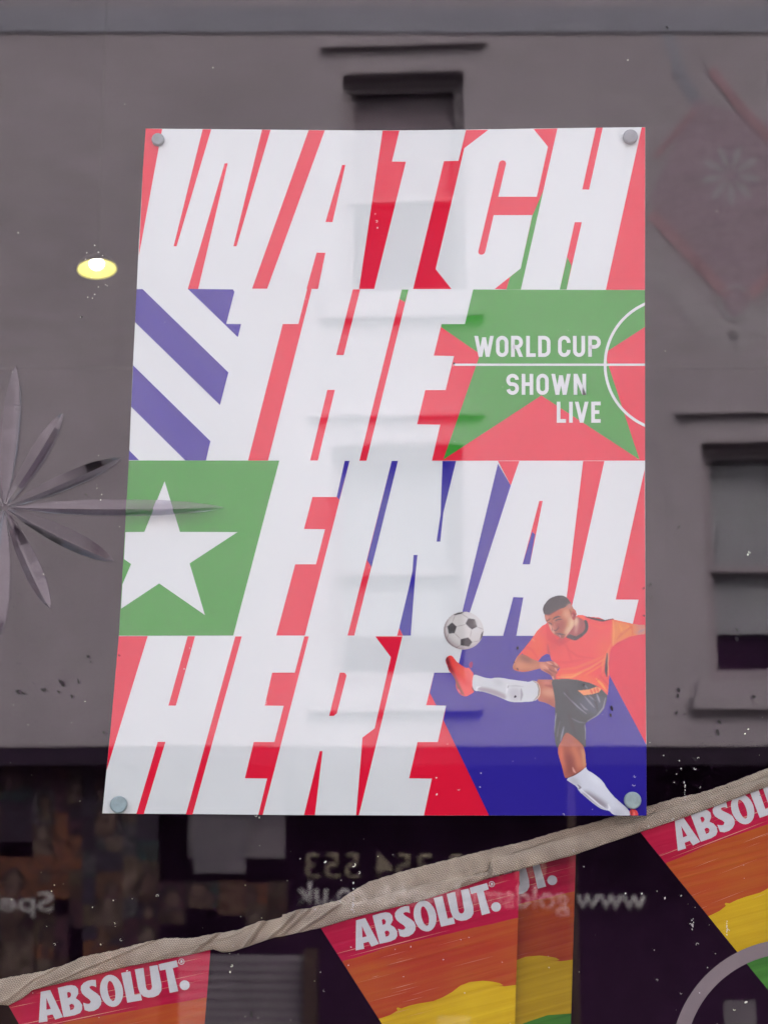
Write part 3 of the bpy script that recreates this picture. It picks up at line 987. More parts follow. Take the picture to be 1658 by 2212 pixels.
line(MM([(1030, 1920), (1050, 1970), (1020, 2000)]), 4, (232, 232, 236), 2, s2, .9, False)
line(MM([(600, 1640), (640, 1680), (610, 1700)]), 4, (110, 100, 106), 1.5, s2, .8, False)
fill(MM([(1325, 1985), (1400, 1985), (1440, 2010), (1455, 2082), (1338, 2085)]), (222, 74, 66), 1, base=True, veil=False)
line(MM([(1345, 1990), (1355, 2040), (1350, 2080)]), 4, (120, 26, 24), 1.2, None, .8, False)
line(MM([(1390, 2020), (1400, 2080)]), 3, (250, 150, 130), 1.2, None, .6, False)

# shorts
so = fill(MM([(225, 165), (300, 150), (420, 140), (560, 155), (720, 175), (850, 215), (950, 260), (1015, 365), (1010, 440), (985, 540), (940, 620), (870, 680), (760, 740), (705, 780), (718, 860),
              (716, 1000), (712, 1135), (640, 1050), (540, 960), (445, 898), (400, 960), (360, 1040), (330, 1100), (312, 1135), (285, 1050), (270, 900), (278, 750), (285, 640), (285, 500), (268, 350)]),
          (104, 102, 104), 1, base=True)
fill(MM([(560, 420), (900, 380), (1000, 440), (960, 590), (860, 680), (760, 640), (620, 520)]), (124, 124, 136), 1, feather=10, clip=so, a_=.6)
for q, w_, a__ in (([(410, 350), (500, 450), (620, 560), (720, 640)], 3.2, .7), ([(640, 500), (700, 570), (740, 590)], 3.5, .6), ([(700, 400), (770, 480), (830, 550)], 4, .6),
                   ([(760, 390), (850, 460)], 3, .5), ([(870, 370), (890, 420), (910, 480)], 4, .7), ([(990, 420), (960, 560), (870, 670), (740, 745)], 3.4, .7),
                   ([(300, 640), (280, 740), (272, 900)], 3, .8), ([(405, 830), (385, 920), (360, 1020)], 3.4, .8), ([(350, 750), (330, 850), (315, 960)], 2.6, .5),
                   ([(700, 800), (716, 900), (712, 1000)], 3.2, .7), ([(700, 240), (740, 290)], 2.4, .4), ([(500, 700), (620, 760), (700, 770)], 3, .3)):
    line(MM(q), w_, (160, 160, 172), 1.8, so, a__)
for q, w_ in (([(430, 300), (470, 420), (560, 540)], 8), ([(330, 700), (340, 850), (330, 1000)], 7), ([(480, 650), (520, 800), (560, 930)], 9), ([(820, 400), (860, 500), (880, 600)], 6)):
    line(MM(q), w_, (80, 80, 84), 5, so, .6)
tp = fill(MM([(605, 315), (690, 308), (765, 298), (870, 260), (935, 290), (900, 340), (800, 368), (685, 382)]), (240, 160, 118), 0, base=True)
for q in ([(780, 300), (810, 365)], [(830, 285), (850, 350)], [(870, 270), (890, 340)]):
    line(MM(q), 5, (226, 110, 84), 2, tp, .8)

# shirt
shp = J([(490, 460), (430, 490), (375, 545), (310, 640), (230, 740), (145, 842), (210, 800), (265, 830), (310, 862), (360, 885), (385, 882), (430, 828), (475, 802), (512, 808), (530, 868),
         (560, 890), (612, 930), (625, 960), (600, 1000), (560, 1030), (580, 1083), (700, 1078), (820, 1090), (950, 1122), (1040, 1160), (1100, 1205), (1155, 1262), (1168, 1130), (1172, 1050),
         (1165, 900), (1187, 770), (1205, 730), (1260, 680), (1400, 612), (1500, 590), (1505, 480), (1440, 470), (1380, 455), (1230, 422), (1215, 408), (1125, 425), (1060, 398), (925, 388),
         (880, 372), (820, 372), (760, 450), (600, 650), (520, 560)])
sh = fill(shp, (234, 102, 102), 0, base=True)
fill(J([(470, 470), (520, 400), (760, 440), (760, 640), (620, 720), (480, 640)]), (224, 96, 98), 0, base=True)
fill(J([(380, 560), (300, 650), (140, 850), (300, 870), (380, 880), (450, 780), (480, 680), (430, 600)]), (234, 112, 90), 1, feather=9, clip=sh, a_=.9)
fill(J([(1220, 420), (1440, 470), (1500, 480), (1500, 600), (1400, 612), (1260, 680), (1205, 730), (1200, 600)]), (228, 140, 98), 0, feather=3, clip=sh)
fill(J([(600, 1000), (800, 1010), (1000, 1060), (1150, 1150), (1155, 1260), (1040, 1160), (820, 1090), (560, 1080)]), (240, 122, 90), 1, feather=7, clip=sh, a_=.9)
fill(J([(1050, 700), (1180, 600), (1200, 720), (1150, 900), (1060, 860)]), (230, 120, 92), 1, feather=10, clip=sh, a_=.6)
fill(J([(490, 480), (560, 640), (640, 720), (520, 800), (480, 640)]), (206, 78, 90), 1, feather=10, clip=sh, a_=.7)
fill(J([(560, 560), (680, 640), (700, 700), (600, 680)]), (170, 84, 100), 1, feather=6, clip=sh, a_=.7)
for q, w_, c_, a__ in (([(660, 660), (720, 760), (830, 830), (1000, 850)], 5, (214, 84, 82), .5), ([(560, 880), (700, 900), (900, 860)], 6, (216, 84, 82), .4),
                       ([(620, 980), (800, 960), (980, 890), (1120, 820)], 6, (238, 130, 100), .5), ([(640, 1040), (800, 1030), (960, 960), (1130, 850)], 5, (245, 150, 104), .6),
                       ([(600, 1060), (760, 1060), (860, 1010)], 4, (250, 165, 110), .7), ([(900, 1040), (1000, 980), (1130, 900)], 4, (244, 140, 96), .6),
                       ([(1030, 1080), (1090, 1140), (1140, 1210)], 5, (250, 160, 100), .8), ([(1060, 1040), (1120, 1100), (1160, 1150)], 4, (216, 90, 70), .6),
                       ([(1215, 430), (1225, 560), (1215, 700)], 4, (246, 165, 110), .8), ([(1290, 480), (1320, 560), (1390, 500)], 6, (238, 158, 100), .8),
                       ([(1260, 640), (1330, 560), (1420, 500)], 7, (210, 110, 84), .5), ([(1400, 480), (1440, 540), (1430, 590)], 7, (216, 120, 96), .6),
                       ([(300, 620), (345, 660)], 4, (248, 150, 110), .7), ([(250, 720), (320, 760), (380, 850)], 6, (222, 92, 78), .5),
                       ([(490, 700), (500, 780), (520, 850)], 5, (176, 78, 98), .6), ([(1190, 700), (1150, 800), (1100, 900), (1100, 1040)], 5, (240, 140, 104), .6),
                       ([(960, 470), (1080, 520), (1180, 480)], 6, (236, 110, 100), .5), ([(700, 700), (740, 840), (760, 900)], 6, (220, 88, 84), .5),
                       ([(1130, 960), (1080, 1060), (1030, 1100)], 5, (222, 96, 76), .5), ([(430, 500), (380, 560), (330, 640)], 4, (240, 120, 100), .5)):
    line(J(q), w_, c_, 3.0, sh, a__)
line(J([(915, 392), (1010, 415), (1100, 432), (1215, 412)]), 5, (96, 84, 82), 1, sh, 1)
line(J([(1148, 800), (1145, 900), (1138, 1000), (1145, 1050)]), 6.5, (104, 88, 88), 1, sh, 1)
line(J([(1165, 790), (1162, 900), (1166, 1040)]), 3, (232, 150, 120), 1, sh, .8)
line(J([(820, 372), (870, 392), (912, 430)]), 5, (238, 120, 98), 2, sh, .7)
# far arm at the poster's edge
fa = fill(J([(1440, 470), (1500, 478), (1569, 480), (1571, 582), (1490, 592), (1440, 570)]), (206, 138, 122), 0, base=True)
fill(J([(1425, 465), (1470, 475), (1480, 520), (1450, 590), (1410, 600)]), (228, 140, 100), 1, feather=5, clip=fa)
line(J([(1500, 560), (1568, 530)]), 6, (176, 140, 140), 3, fa, .8)
# near arm and hand
ar = fill(J([(150, 832), (205, 800), (265, 826), (320, 862), (390, 885), (410, 900), (410, 965), (360, 975), (250, 1002), (180, 1000), (110, 978), (100, 945), (125, 885)]), SK, 1, base=True)
fill(J([(190, 800), (270, 830), (330, 880), (280, 905), (190, 870)]), (150, 108, 100), 1, feather=4, clip=ar, a_=.9)
fill(J([(120, 900), (170, 880), (260, 930), (400, 930), (390, 960), (240, 965), (130, 970)]), (222, 152, 122), 1, feather=5, clip=ar, a_=.9)
line(J([(110, 975), (200, 998), (300, 995), (390, 970)]), 4, (216, 112, 92), 2, ar, .7)
line(J([(150, 835), (125, 885), (102, 945)]), 3, (226, 160, 134), 1.5, ar, .8)
hd = fill(J([(385, 886), (450, 892), (520, 878), (560, 888), (605, 922), (627, 955), (592, 975), (604, 1010), (578, 1032), (582, 1080), (548, 1092), (528, 1040), (480, 1012), (400, 972)]),
          (186, 118, 106), 1, base=True)
fill(J([(400, 900), (470, 910), (500, 960), (440, 980), (395, 950)]), (222, 158, 132), 1, feather=4, clip=hd, a_=.9)
for q in ([(500, 905), (560, 940), (610, 955)], [(470, 945), (530, 985), (590, 1015)], [(450, 975), (510, 1010), (560, 1060)]):
    line(J(q), 3.2, (140, 74, 76), 1.5, hd, .8)
for q in ([(480, 895), (540, 920)], [(570, 960), (590, 990)], [(455, 935), (500, 970)], [(545, 1050), (555, 1085)], [(560, 895), (600, 935)]):
    line(J(q), 3.5, (234, 170, 148), 1.5, hd, .8)

# neck, collar, head
nk = fill(K([(1200, 780), (1330, 850), (1480, 930), (1515, 1010), (1525, 1180), (1440, 1300), (1330, 1370), (1220, 1430), (1060, 1400), (900, 1460), (1050, 1200), (1150, 1000)]), (168, 106, 106), 1, base=True)
fill(K([(1220, 800), (1310, 880), (1330, 1020), (1290, 1200), (1220, 1400), (1190, 1200), (1200, 1000)]), (206, 150, 136), 1, feather=2.5, clip=nk, a_=.9)
fill(K([(1200, 850), (1280, 860), (1290, 1000), (1230, 1100), (1170, 1080)]), (226, 190, 158), 1, feather=2, clip=nk, a_=.8)
cl_ = fill(K([(1470, 925), (1560, 915), (1605, 1050), (1605, 1190), (1560, 1290), (1440, 1410), (1240, 1540), (1150, 1525), (1040, 1485), (930, 1450), (970, 1400), (1060, 1340), (1220, 1420),
               (1330, 1360), (1440, 1290), (1515, 1180), (1505, 1020)]), (104, 94, 90), 1, base=True)
hf = fill(K([(285, 740), (430, 760), (530, 700), (780, 560), (900, 520), (1050, 400), (1110, 460), (1145, 550), (1180, 595), (1230, 630), (1252, 720), (1245, 800), (1200, 900), (1180, 1100),
             (1060, 1260), (900, 1450), (850, 1480), (775, 1470), (700, 1415), (620, 1380), (560, 1340), (470, 1220), (410, 1080), (385, 1010), (330, 960), (308, 880)]),
          (190, 122, 104), 1, base=True)
fill(K([(860, 620), (1040, 560), (1080, 800), (1000, 960), (900, 860), (830, 740)]), (216, 156, 128), 1, feather=5, clip=hf)
fill(K([(1060, 800), (1190, 920), (1190, 1080), (1070, 1250), (920, 1400), (900, 1300), (960, 1180), (1040, 1000)]), (226, 192, 158), 1, feather=4, clip=hf)
fill(K([(960, 1020), (1050, 960), (1040, 1080), (960, 1190)]), (200, 146, 104), 1, feather=3, clip=hf, a_=.7)
fill(K([(640, 900), (860, 900), (920, 1000), (860, 1200), (780, 1330), (600, 1220), (570, 1060)]), (168, 104, 100), 1, feather=4.5, clip=hf, a_=.9)
fill(K([(560, 720), (760, 620), (820, 700), (700, 780), (560, 820), (470, 800)]), (200, 112, 100), 1, feather=3.5, clip=hf, a_=.8)
fill(K([(300, 790), (380, 790), (430, 850), (380, 930), (330, 900)]), (206, 134, 118), 1, feather=2, clip=hf)
fill(K([(410, 1040), (460, 1040), (500, 1160), (600, 1300), (590, 1350), (500, 1250)]), (236, 176, 152), 1, feather=1.6, clip=hf)
fill(K([(540, 1040), (600, 1060), (600, 1180), (560, 1230), (530, 1140)]), (216, 146, 130), 1, feather=2, clip=hf, a_=.8)
fill(K([(590, 1280), (700, 1300), (860, 1340), (900, 1440), (820, 1480), (720, 1420)]), (136, 90, 88), 1, feather=3, clip=hf, a_=.85)
for q, w_, c_, a__ in (([(540, 900), (600, 850), (700, 815), (770, 825)], 5.0, (104, 64, 60), .95), ([(590, 970), (650, 920), (750, 895), (820, 900)], 3.4, (98, 62, 60), .95),
                       ([(330, 945), (380, 940), (430, 900), (480, 880)], 3.6, (116, 70, 66), .9), ([(400, 1000), (450, 1010), (490, 1040), (510, 1075)], 4.2, (104, 66, 66), .9),
                       ([(520, 1150), (515, 1210), (530, 1250)], 2.6, (126, 76, 70), .8), ([(560, 1220), (610, 1245), (660, 1220), (690, 1160)], 3.6, (112, 66, 66), .9),
                       ([(690, 1090), (720, 1150), (690, 1200)], 3.2, (130, 80, 78), .7), ([(690, 1350), (740, 1335), (830, 1350), (900, 1370)], 3.2, (92, 56, 60), .95),
                       ([(720, 1375), (760, 1400), (760, 1450)], 3.2, (212, 146, 146), .8), ([(600, 1310), (680, 1330), (760, 1320)], 2.6, (100, 70, 70), .7),
                       ([(530, 880), (500, 960), (540, 1050), (590, 1160)], 4.0, (172, 104, 96), .6), ([(600, 1010), (700, 1000), (780, 960)], 3, (190, 120, 110), .5),
                       ([(1060, 1250), (980, 1350), (900, 1440)], 2.4, (232, 182, 160), .8), ([(1040, 600), (1080, 680), (1100, 800)], 4.5, (150, 104, 70), .8),
                       ([(440, 860), (400, 880)], 2.5, (180, 80, 76), .6), ([(560, 960), (620, 960)], 2, (220, 150, 134), .5)):
    line(K(q), w_ * .72, c_, 1.0, hf, a__)
er = fill(K([(1130, 640), (1180, 600), (1235, 640), (1255, 740), (1230, 850), (1180, 925), (1130, 900), (1095, 800), (1110, 700)]), (186, 104, 100), 1, base=True)
line(K([(1150, 640), (1210, 640), (1240, 740)]), 3.4, (214, 134, 122), 1.2, er, .8)
line(K([(1150, 720), (1190, 760), (1160, 860)]), 4, (150, 76, 78), 2, er, .8)
fill(K([(1100, 760), (1140, 760), (1140, 820), (1110, 820)]), (224, 160, 146), 1, feather=1.2, clip=er, a_=.8)
ha = fill(K([(243, 540), (243, 660), (285, 765), (350, 762), (430, 778), (530, 718), (650, 645), (780, 575), (900, 545), (1050, 425), (1105, 455), (1045, 345), (990, 268), (930, 222), (850, 186),
             (750, 178), (650, 190), (500, 240), (400, 308), (300, 430)]), (98, 86, 84), 1, base=True)
fill(K([(940, 520), (1060, 420), (1110, 450), (1150, 560), (1060, 560), (980, 560)]), (186, 146, 138), 1, feather=3.5, clip=hf + ha, a_=.75)
line(K([(300, 760), (430, 775), (530, 715), (780, 572)]), 2.6, (140, 92, 84), 2, hf + ha, .7)

m_, n_, l_, p_ = nt('printed_figure')
p_.inputs['Roughness'].default_value = 0.45
p_.inputs['Specular IOR Level'].default_value = 0.25
at_ = n_.new('ShaderNodeAttribute')
at_.attribute_name = 'ink'
l_.new(at_.outputs['Color'], p_.inputs['Base Color'])
M['figure'] = m_


def canvas_mesh(name, region, y):
    sel = (alpha > .5) & region
    ii, jj = np.nonzero(sel)
    vid = -np.ones((chh + 1, cw + 1), int)
    for di in (0, 1):
        for dj in (0, 1):
            vid[ii + di, jj + dj] = 0
    vi, vj = np.nonzero(vid == 0)
    vid[vi, vj] = np.arange(len(vi))
    U_ = PX0 + vj / SC
    V_ = PY0 + vi / SC
    e = np.array(EYE)
    d = (np.outer((U_ - 829) / FPX, np.array([1, 0, 0])) + np.outer((1106 - V_) / FPX, np.array(UP)) + np.array(FW))
    P_ = e + d * ((y - e[1]) / d[:, 1])[:, None]
    me = bpy.data.meshes.new(name)
    nf = len(ii)
    me.vertices.add(len(vi))
    me.vertices.foreach_set('co', P_.ravel())
    quads = np.stack([vid[ii, jj], vid[ii, jj + 1], vid[ii + 1, jj + 1], vid[ii + 1, jj]], 1)[:, ::-1]
    me.loops.add(nf * 4)
    me.loops.foreach_set('vertex_index', quads.ravel())
    me.polygons.add(nf)
    me.polygons.foreach_set('loop_start', np.arange(nf) * 4)
    me.polygons.foreach_set('loop_total', np.full(nf, 4))
    me.update(calc_edges=True)
    # colour per vertex = mean of the painted cells around it
    acc = np.zeros((chh + 1, cw + 1, 4))
    c4 = np.concatenate([rgb, np.ones((chh, cw, 1))], 2) * (alpha > .5)[..., None]
    for di in (0, 1):
        for dj in (0, 1):
            acc[di:di + chh, dj:dj + cw] += c4
    vc = acc[vi, vj]
    vc = np.concatenate([vc[:, :3] / np.maximum(vc[:, 3:], 1e-6), np.ones((len(vi), 1))], 1)
    ca = me.color_attributes.new('ink', 'FLOAT_COLOR', 'POINT')
    ca.data.foreach_set('color', vc.astype(np.float32).ravel())
    me.materials.append(M['figure'])
    o = bpy.data.objects.new(name, me)
    col.objects.link(o)
    return keep(o, poster)


alpha[gx > np.interp(gy, [1280, 1373, 1608, 1762], [1392.4, 1392.8, 1394.4, 1395])] = 0
alpha[gy > 1761.4] = 0
isball = np.hypot(gx - bc[0], (gy - bc[1])) < br + 2
canvas_mesh('printed_football', isball, YP - 0.0005)
canvas_mesh('printed_footballer', ~isball, YP - 0.0005)

# ------------------------------------------------------------------ fixing discs
for (u, v, r_, c_, lab) in ((341, 300, 14.5, (0.20, 0.235, 0.24), 'small grey disc holding the poster corner above the first letter W'),
                            (1361, 294, 17.0, (0.17, 0.19, 0.20), 'thick grey disc holding the poster corner above the last letter H of the top word'),
                            (256, 1738, 18.0, (0.25, 0.34, 0.35), 'grey green disc on white paper at the bottom corner beside the H of HERE'),
                            (1366, 1729, 18.0, (0.28, 0.36, 0.35), 'grey green disc on the blue poster corner above the footballer\'s standing boot')):
    mb = MB()
    k = 28
    c0 = at(u, v, 0.0045)
    rad = r_ * 1.70 / FPX * 1.0
    prof = [(0.0, 0.0034), (rad * .86, 0.0034), (rad * .96, 0.0040), (rad, 0.0050), (rad, 0.0092), (0.0, 0.0092)]
    vs_ = []
    for rr, yy in prof[1:-1]:
        vs_ += [(c0.x + rr * math.cos(2 * math.pi * i / k), yy, c0.z + rr * math.sin(2 * math.pi * i / k)) for i in range(k)]
    fs = [tuple(range(k))]
    for q in range(len(prof) - 3):
        fs += [(q * k + i, q * k + (i + 1) % k, (q + 1) * k + (i + 1) % k, (q + 1) * k + i) for i in range(k)]
    fs.append(tuple(range((len(prof) - 3) * k, (len(prof) - 2) * k))[::-1])
    o = mb.add(vs_, fs).build('fixing_disc', mat('disc_plastic', c_, 0.45, 0.5, 0.15, 120))
    tag(o, lab, 'disc', 'discs at the poster corners')

# ------------------------------------------------------------------ buntings
m_, n_, l_, p_ = nt('herringbone_tape')
tc = n_.new('ShaderNodeUVMap')
tc.uv_map = 'weave'
sep = n_.new('ShaderNodeSeparateXYZ')
l_.new(tc.outputs[0], sep.inputs[0])


def mth(op, a_, b_=None):
    q = n_.new('ShaderNodeMath')
    q.operation = op
    for i, x in enumerate((a_, b_)):
        if x is None:
            continue
        if isinstance(x, (int, float)):
            q.inputs[i].default_value = x
        else:
            l_.new(x, q.inputs[i])
    return q.outputs[0]


zig = mth('PINGPONG', sep.outputs['Y'], 0.0032)
ph = mth('MULTIPLY', mth('ADD', sep.outputs['X'], zig), 2 * math.pi / 0.0029)
ph2 = mth('MULTIPLY', sep.outputs['Y'], 2 * math.pi / 0.0021)
hh_ = mth('ADD', mth('MULTIPLY', mth('SINE', ph), 0.5), mth('MULTIPLY', mth('COSINE', ph2), 0.35))
nz = n_.new('ShaderNodeTexNoise')
nz.inputs['Scale'].default_value = 45
nz.inputs['Detail'].default_value = 5
tco = n_.new('ShaderNodeTexCoord')
l_.new(tco.outputs['Object'], nz.inputs['Vector'])
mx = n_.new('ShaderNodeMix')
mx.data_type = 'RGBA'
mx.inputs['A'].default_value = (0.27, 0.215, 0.165, 1)
mx.inputs['B'].default_value = (0.69, 0.585, 0.455, 1)
fz = mth('ADD', mth('MULTIPLY', hh_, 0.55), mth('ADD', mth('MULTIPLY', nz.outputs['Fac'], 0.8), 0.05))
l_.new(fz, mx.inputs['Factor'])
l_.new(mx.outputs['Result'], p_.inputs['Base Color'])
bp = n_.new('ShaderNodeBump')
bp.inputs['Strength'].default_value = 1.0
bp.inputs['Distance'].default_value = 0.0009
l_.new(hh_, bp.inputs['Height'])
l_.new(bp.outputs['Normal'], p_.inputs['Normal'])
p_.inputs['Roughness'].default_value = 0.95
p_.inputs['Specular IOR Level'].default_value = 0.1
M['tape'] = m_


def interp(pts, x):
    xs = [q[0] for q in pts]
    ys = [q[1] for q in pts]
    return float(np.interp(x, xs, ys))


T1, T2, T4 = Z(0, 2050, 700), Z(650, 2050, 700), Z(1250, 1950, 703)
top_all = [(-160, 2125)] + T1([(0, 1045), (250, 1000), (390, 960), (500, 910), (700, 870), (850, 830), (1000, 797), (1150, 800), (1300, 770), (1430, 750), (1560, 700), (1658, 685)]) \
    + T2([(200, 655), (400, 596), (510, 568), (560, 530), (680, 460), (870, 400), (1100, 340)]) + T4([(0, 495), (200, 450), (400, 390), (600, 340), (750, 295), (940, 240), (1100, 190), (1250, 160), (1400, 110), (1658, 10), (2000, -140)])
bot_all = [(-160, 2210)] + T1([(0, 1200), (50, 1205), (130, 1165), (200, 1110), (400, 1062), (800, 962), (1150, 897), (1285, 866), (1340, 885), (1400, 880), (1520, 840), (1658, 792)]) \
    + T2([(150, 790), (300, 757), (390, 738), (600, 672), (1000, 572)]) + T4([(0, 665), (200, 610), (500, 530), (700, 460), (890, 395), (1200, 290), (1658, 120), (2000, -20)])
mid_all = T2([(380, 620), (520, 590), (640, 580), (760, 545), (1000, 480), (1400, 400)]) + T4([(0, 560), (400, 445), (700, 368), (940, 296), (1200, 215), (1658, 62), (2000, -80)])


def tape(name, f_top, f_bot, x0, x1, y, thick, bulge, parent, creases=(), step=3.0):
    n_x = int((x1 - x0) / step)
    nv = 18
    verts, uvs = [], []
    acc = 0.0
    last = None
    for i in range(n_x + 1):
        x = x0 + (x1 - x0) * i / n_x
        t_, b_ = f_top(x), f_bot(x)
        t_ += 0.5 * math.sin(x * .21) + 0.4 * math.sin(x * .47 + 1)
        c_ = at(x, (t_ + b_) / 2, y)
        if last is not None:
            acc += (c_ - last).length
        last = c_
        wid = (b_ - t_) * 1.7 / FPX
        for j in range(nv + 1):
            v_ = j / nv
            dy = -bulge * math.sin(math.pi * v_) ** 0.6
            for (cx0, cx1, amp, w_) in creases:
                # ridge running diagonally from the tape's foot at cx0 to its head at cx1
                dd = (x - (cx0 + (cx1 - cx0) * (1 - v_))) / w_
                if abs(dd) < 3:
                    dy -= 1.8 * amp * math.exp(-dd * dd) * (1 if dd > 0 else 1.0) - 1.8 * amp * 0.7 * math.exp(-(dd - 1.6) ** 2 * 1.5)
            dy -= 0.0006 * math.sin(x * .05 + v_ * 4) + 0.0004 * math.sin(x * .13 + v_ * 7)
            p = at(x, t_ + (b_ - t_) * v_, y + dy)
            verts.append(p)
            uvs.append((acc, v_ * wid + 0.02 * 0))
    nb = len(verts)
    verts += [Vector((p.x, y + thick, p.z)) for p in verts]
    uvs += uvs
    fs = []
    for i in range(n_x):
        for j in range(nv):
            a_ = i * (nv + 1) + j
            b_ = a_ + nv + 1
            fs.append((a_, a_ + 1, b_ + 1, b_))
            fs.append((a_ + nb, b_ + nb, b_ + 1 + nb, a_ + 1 + nb))
    for i in range(n_x):
        a_ = i * (nv + 1)
        b_ = a_ + nv + 1
        fs.append((a_, b_, b_ + nb, a_ + nb))
        a_ += nv
        b_ += nv
        fs.append((b_, a_, a_ + nb, b_ + nb))
    o = mesh_obj(name, verts, fs, M['tape'], None, True)
    uvl = o.data.uv_layers.new(name='weave')
    idx = np.zeros(len(o.data.loops), int)
    o.data.loops.foreach_get('vertex_index', idx)
    uvl.data.foreach_set('uv', np.array(uvs, np.float32)[idx].ravel())
    return keep(o, parent)


b1 = empty('bunting', at(829, 2000, 0.03), 'string of rainbow pennants with white lettering on twisted herringbone tape in front', 'bunting')
b2 = empty('bunting', at(1180, 1900, 0.04), 'second string of rainbow pennants hanging just behind the first', 'bunting')
XB = 610


def ftop(x):
    if x < XB:
        return interp(top_all, x)
    k = min(1, (x - XB) / 60)
    return interp(top_all, x) * (1 - k) + interp(mid_all, x) * k


CR = [(80, 330, 0.0016, 12), (300, 560, 0.0012, 9), (410, 466, 0.0022, 8), (523, 566, 0.0030, 7), (575, 640, 0.0024, 6), (600, 668, 0.0020, 6), (640, 730, 0.0030, 8), (-10, 120, 0.0014, 10)]
tape('tape', ftop, lambda x: interp(bot_all, x), -150, 1850, 0.0300, 0.0015, 0.0030, b1, CR)
tape('tape', lambda x: interp(top_all, x) if x > 640 else interp(top_all, x) + (640 - x) * .35, lambda x: interp(mid_all, x) + 12, 610, 1850, 0.0350, 0.0012, 0.0018, b2, [(900, 1400, .001, 20)])

PCOL = {'red': (0.37, 0.003, 0.030), 'orange': (0.40, 0.060, 0.010), 'yellow': (0.52, 0.33, 0.003), 'green': (0.05, 0.22, 0.02), 'white': (0.50, 0.51, 0.52),
        'streak': (0.62, 0.30, 0.20), 'streak_y': (0.72, 0.58, 0.18)}


def brushed(name, c, c2, amt=1.0):
    """paint pulled across the cloth in long strokes"""
    m, n, l, p = nt(name)
    p.inputs['Roughness'].default_value = 0.35
    p.inputs['Specular IOR Level'].default_value = 0.15
    tc = n.new('ShaderNodeTexCoord')
    rot1 = n.new('ShaderNodeMapping')
    rot1.inputs['Rotation'].default_value = (0, R(14.5), 0)
    mp = n.new('ShaderNodeMapping')
    mp.inputs['Scale'].default_value = (4.0, 1.0, 150.0)
    l.new(tc.outputs['Object'], rot1.inputs['Vector'])
    l.new(rot1.outputs[0], mp.inputs['Vector'])
    nz = n.new('ShaderNodeTexNoise')
    nz.inputs['Scale'].default_value = 1.0
    nz.inputs['Detail'].default_value = 5
    nz.inputs['Distortion'].default_value = 0.3
    l.new(mp.outputs[0], nz.inputs['Vector'])
    big = n.new('ShaderNodeTexNoise')
    big.inputs['Scale'].default_value = 9
    big.inputs['Detail'].default_value = 2
    l.new(tc.outputs['Object'], big.inputs['Vector'])
    ad = n.new('ShaderNodeMath')
    ad.operation = 'ADD'
    l.new(nz.outputs['Fac'], ad.inputs[0])
    l.new(big.outputs['Fac'], ad.inputs[1])
    rp = n.new('ShaderNodeMapRange')
    rp.inputs[1].default_value = 0.70
    rp.inputs[2].default_value = 1.30
    l.new(ad.outputs[0], rp.inputs[0])
    mx = n.new('ShaderNodeMix')
    mx.data_type = 'RGBA'
    l.new(rp.outputs[0], mx.inputs['Factor'])
    mx.inputs['A'].default_value = tuple(c) + (1,)
    mx.inputs['B'].default_value = tuple(c2) + (1,)
    l.new(mx.outputs['Result'], p.inputs['Base Color'])
    bp = n.new('ShaderNodeBump')
    bp.inputs['Strength'].default_value = 0.3
    bp.inputs['Distance'].default_value = 0.002
    l.new(nz.outputs['Fac'], bp.inputs['Height'])
    l.new(bp.outputs['Normal'], p.inputs['Normal'])
    return m


PSEC = {'red': (0.46, 0.008, 0.050), 'orange': (0.40, 0.095, 0.012), 'yellow': (0.62, 0.42, 0.010), 'green': (0.07, 0.28, 0.03), 'white': (0.53, 0.54, 0.55), 'streak': (0.62, 0.34, 0.24)}
PRI = {'red': (0.33, 0.002, 0.026), 'orange': (0.36, 0.038, 0.010), 'yellow': (0.46, 0.28, 0.002), 'green': (0.03, 0.17, 0.015), 'white': (0.48, 0.49, 0.50), 'streak': (0.55, 0.22, 0.15)}
PMAT = {k: brushed('pennant_' + k, PRI[k], PSEC[k]) for k in PRI}
PMAT_SHADED = {k: brushed('shaded_pennant_' + k, tuple(x * .6 for x in PRI[k]), tuple(x * .72 for x in PSEC[k])) for k in PRI}  # same colours darkened: shade on the rear string put into its paint
Uz = Z(800, 2200, 500)
TL0, TR0, AP0 = (692, 2004), (1121, 1893), (1098, 2640)


def sim(TL, TR):
    ax, ay = TR0[0] - TL0[0], TR0[1] - TL0[1]
    bx, by = TR[0] - TL[0], TR[1] - TL[1]
    den = ax * ax + ay * ay
    c_ = (ax * bx + ay * by) / den
    s_ = (ax * by - ay * bx) / den
    return lambda pts: [(TL[0] + c_ * (x - TL0[0]) - s_ * (y_ - TL0[1]), TL[1] + s_ * (x - TL0[0]) + c_ * (y_ - TL0[1])) for x, y_ in pts]


def tri_clip(y_):
    """left and right edge of the first pennant at height y_"""
    return TL0[0] + (AP0[0] - TL0[0]) * (y_ - TL0[1]) / (AP0[1] - TL0[1]), TR0[0] + (AP0[0] - TR0[0]) * (y_ - TR0[1]) / (AP0[1] - TR0[1])


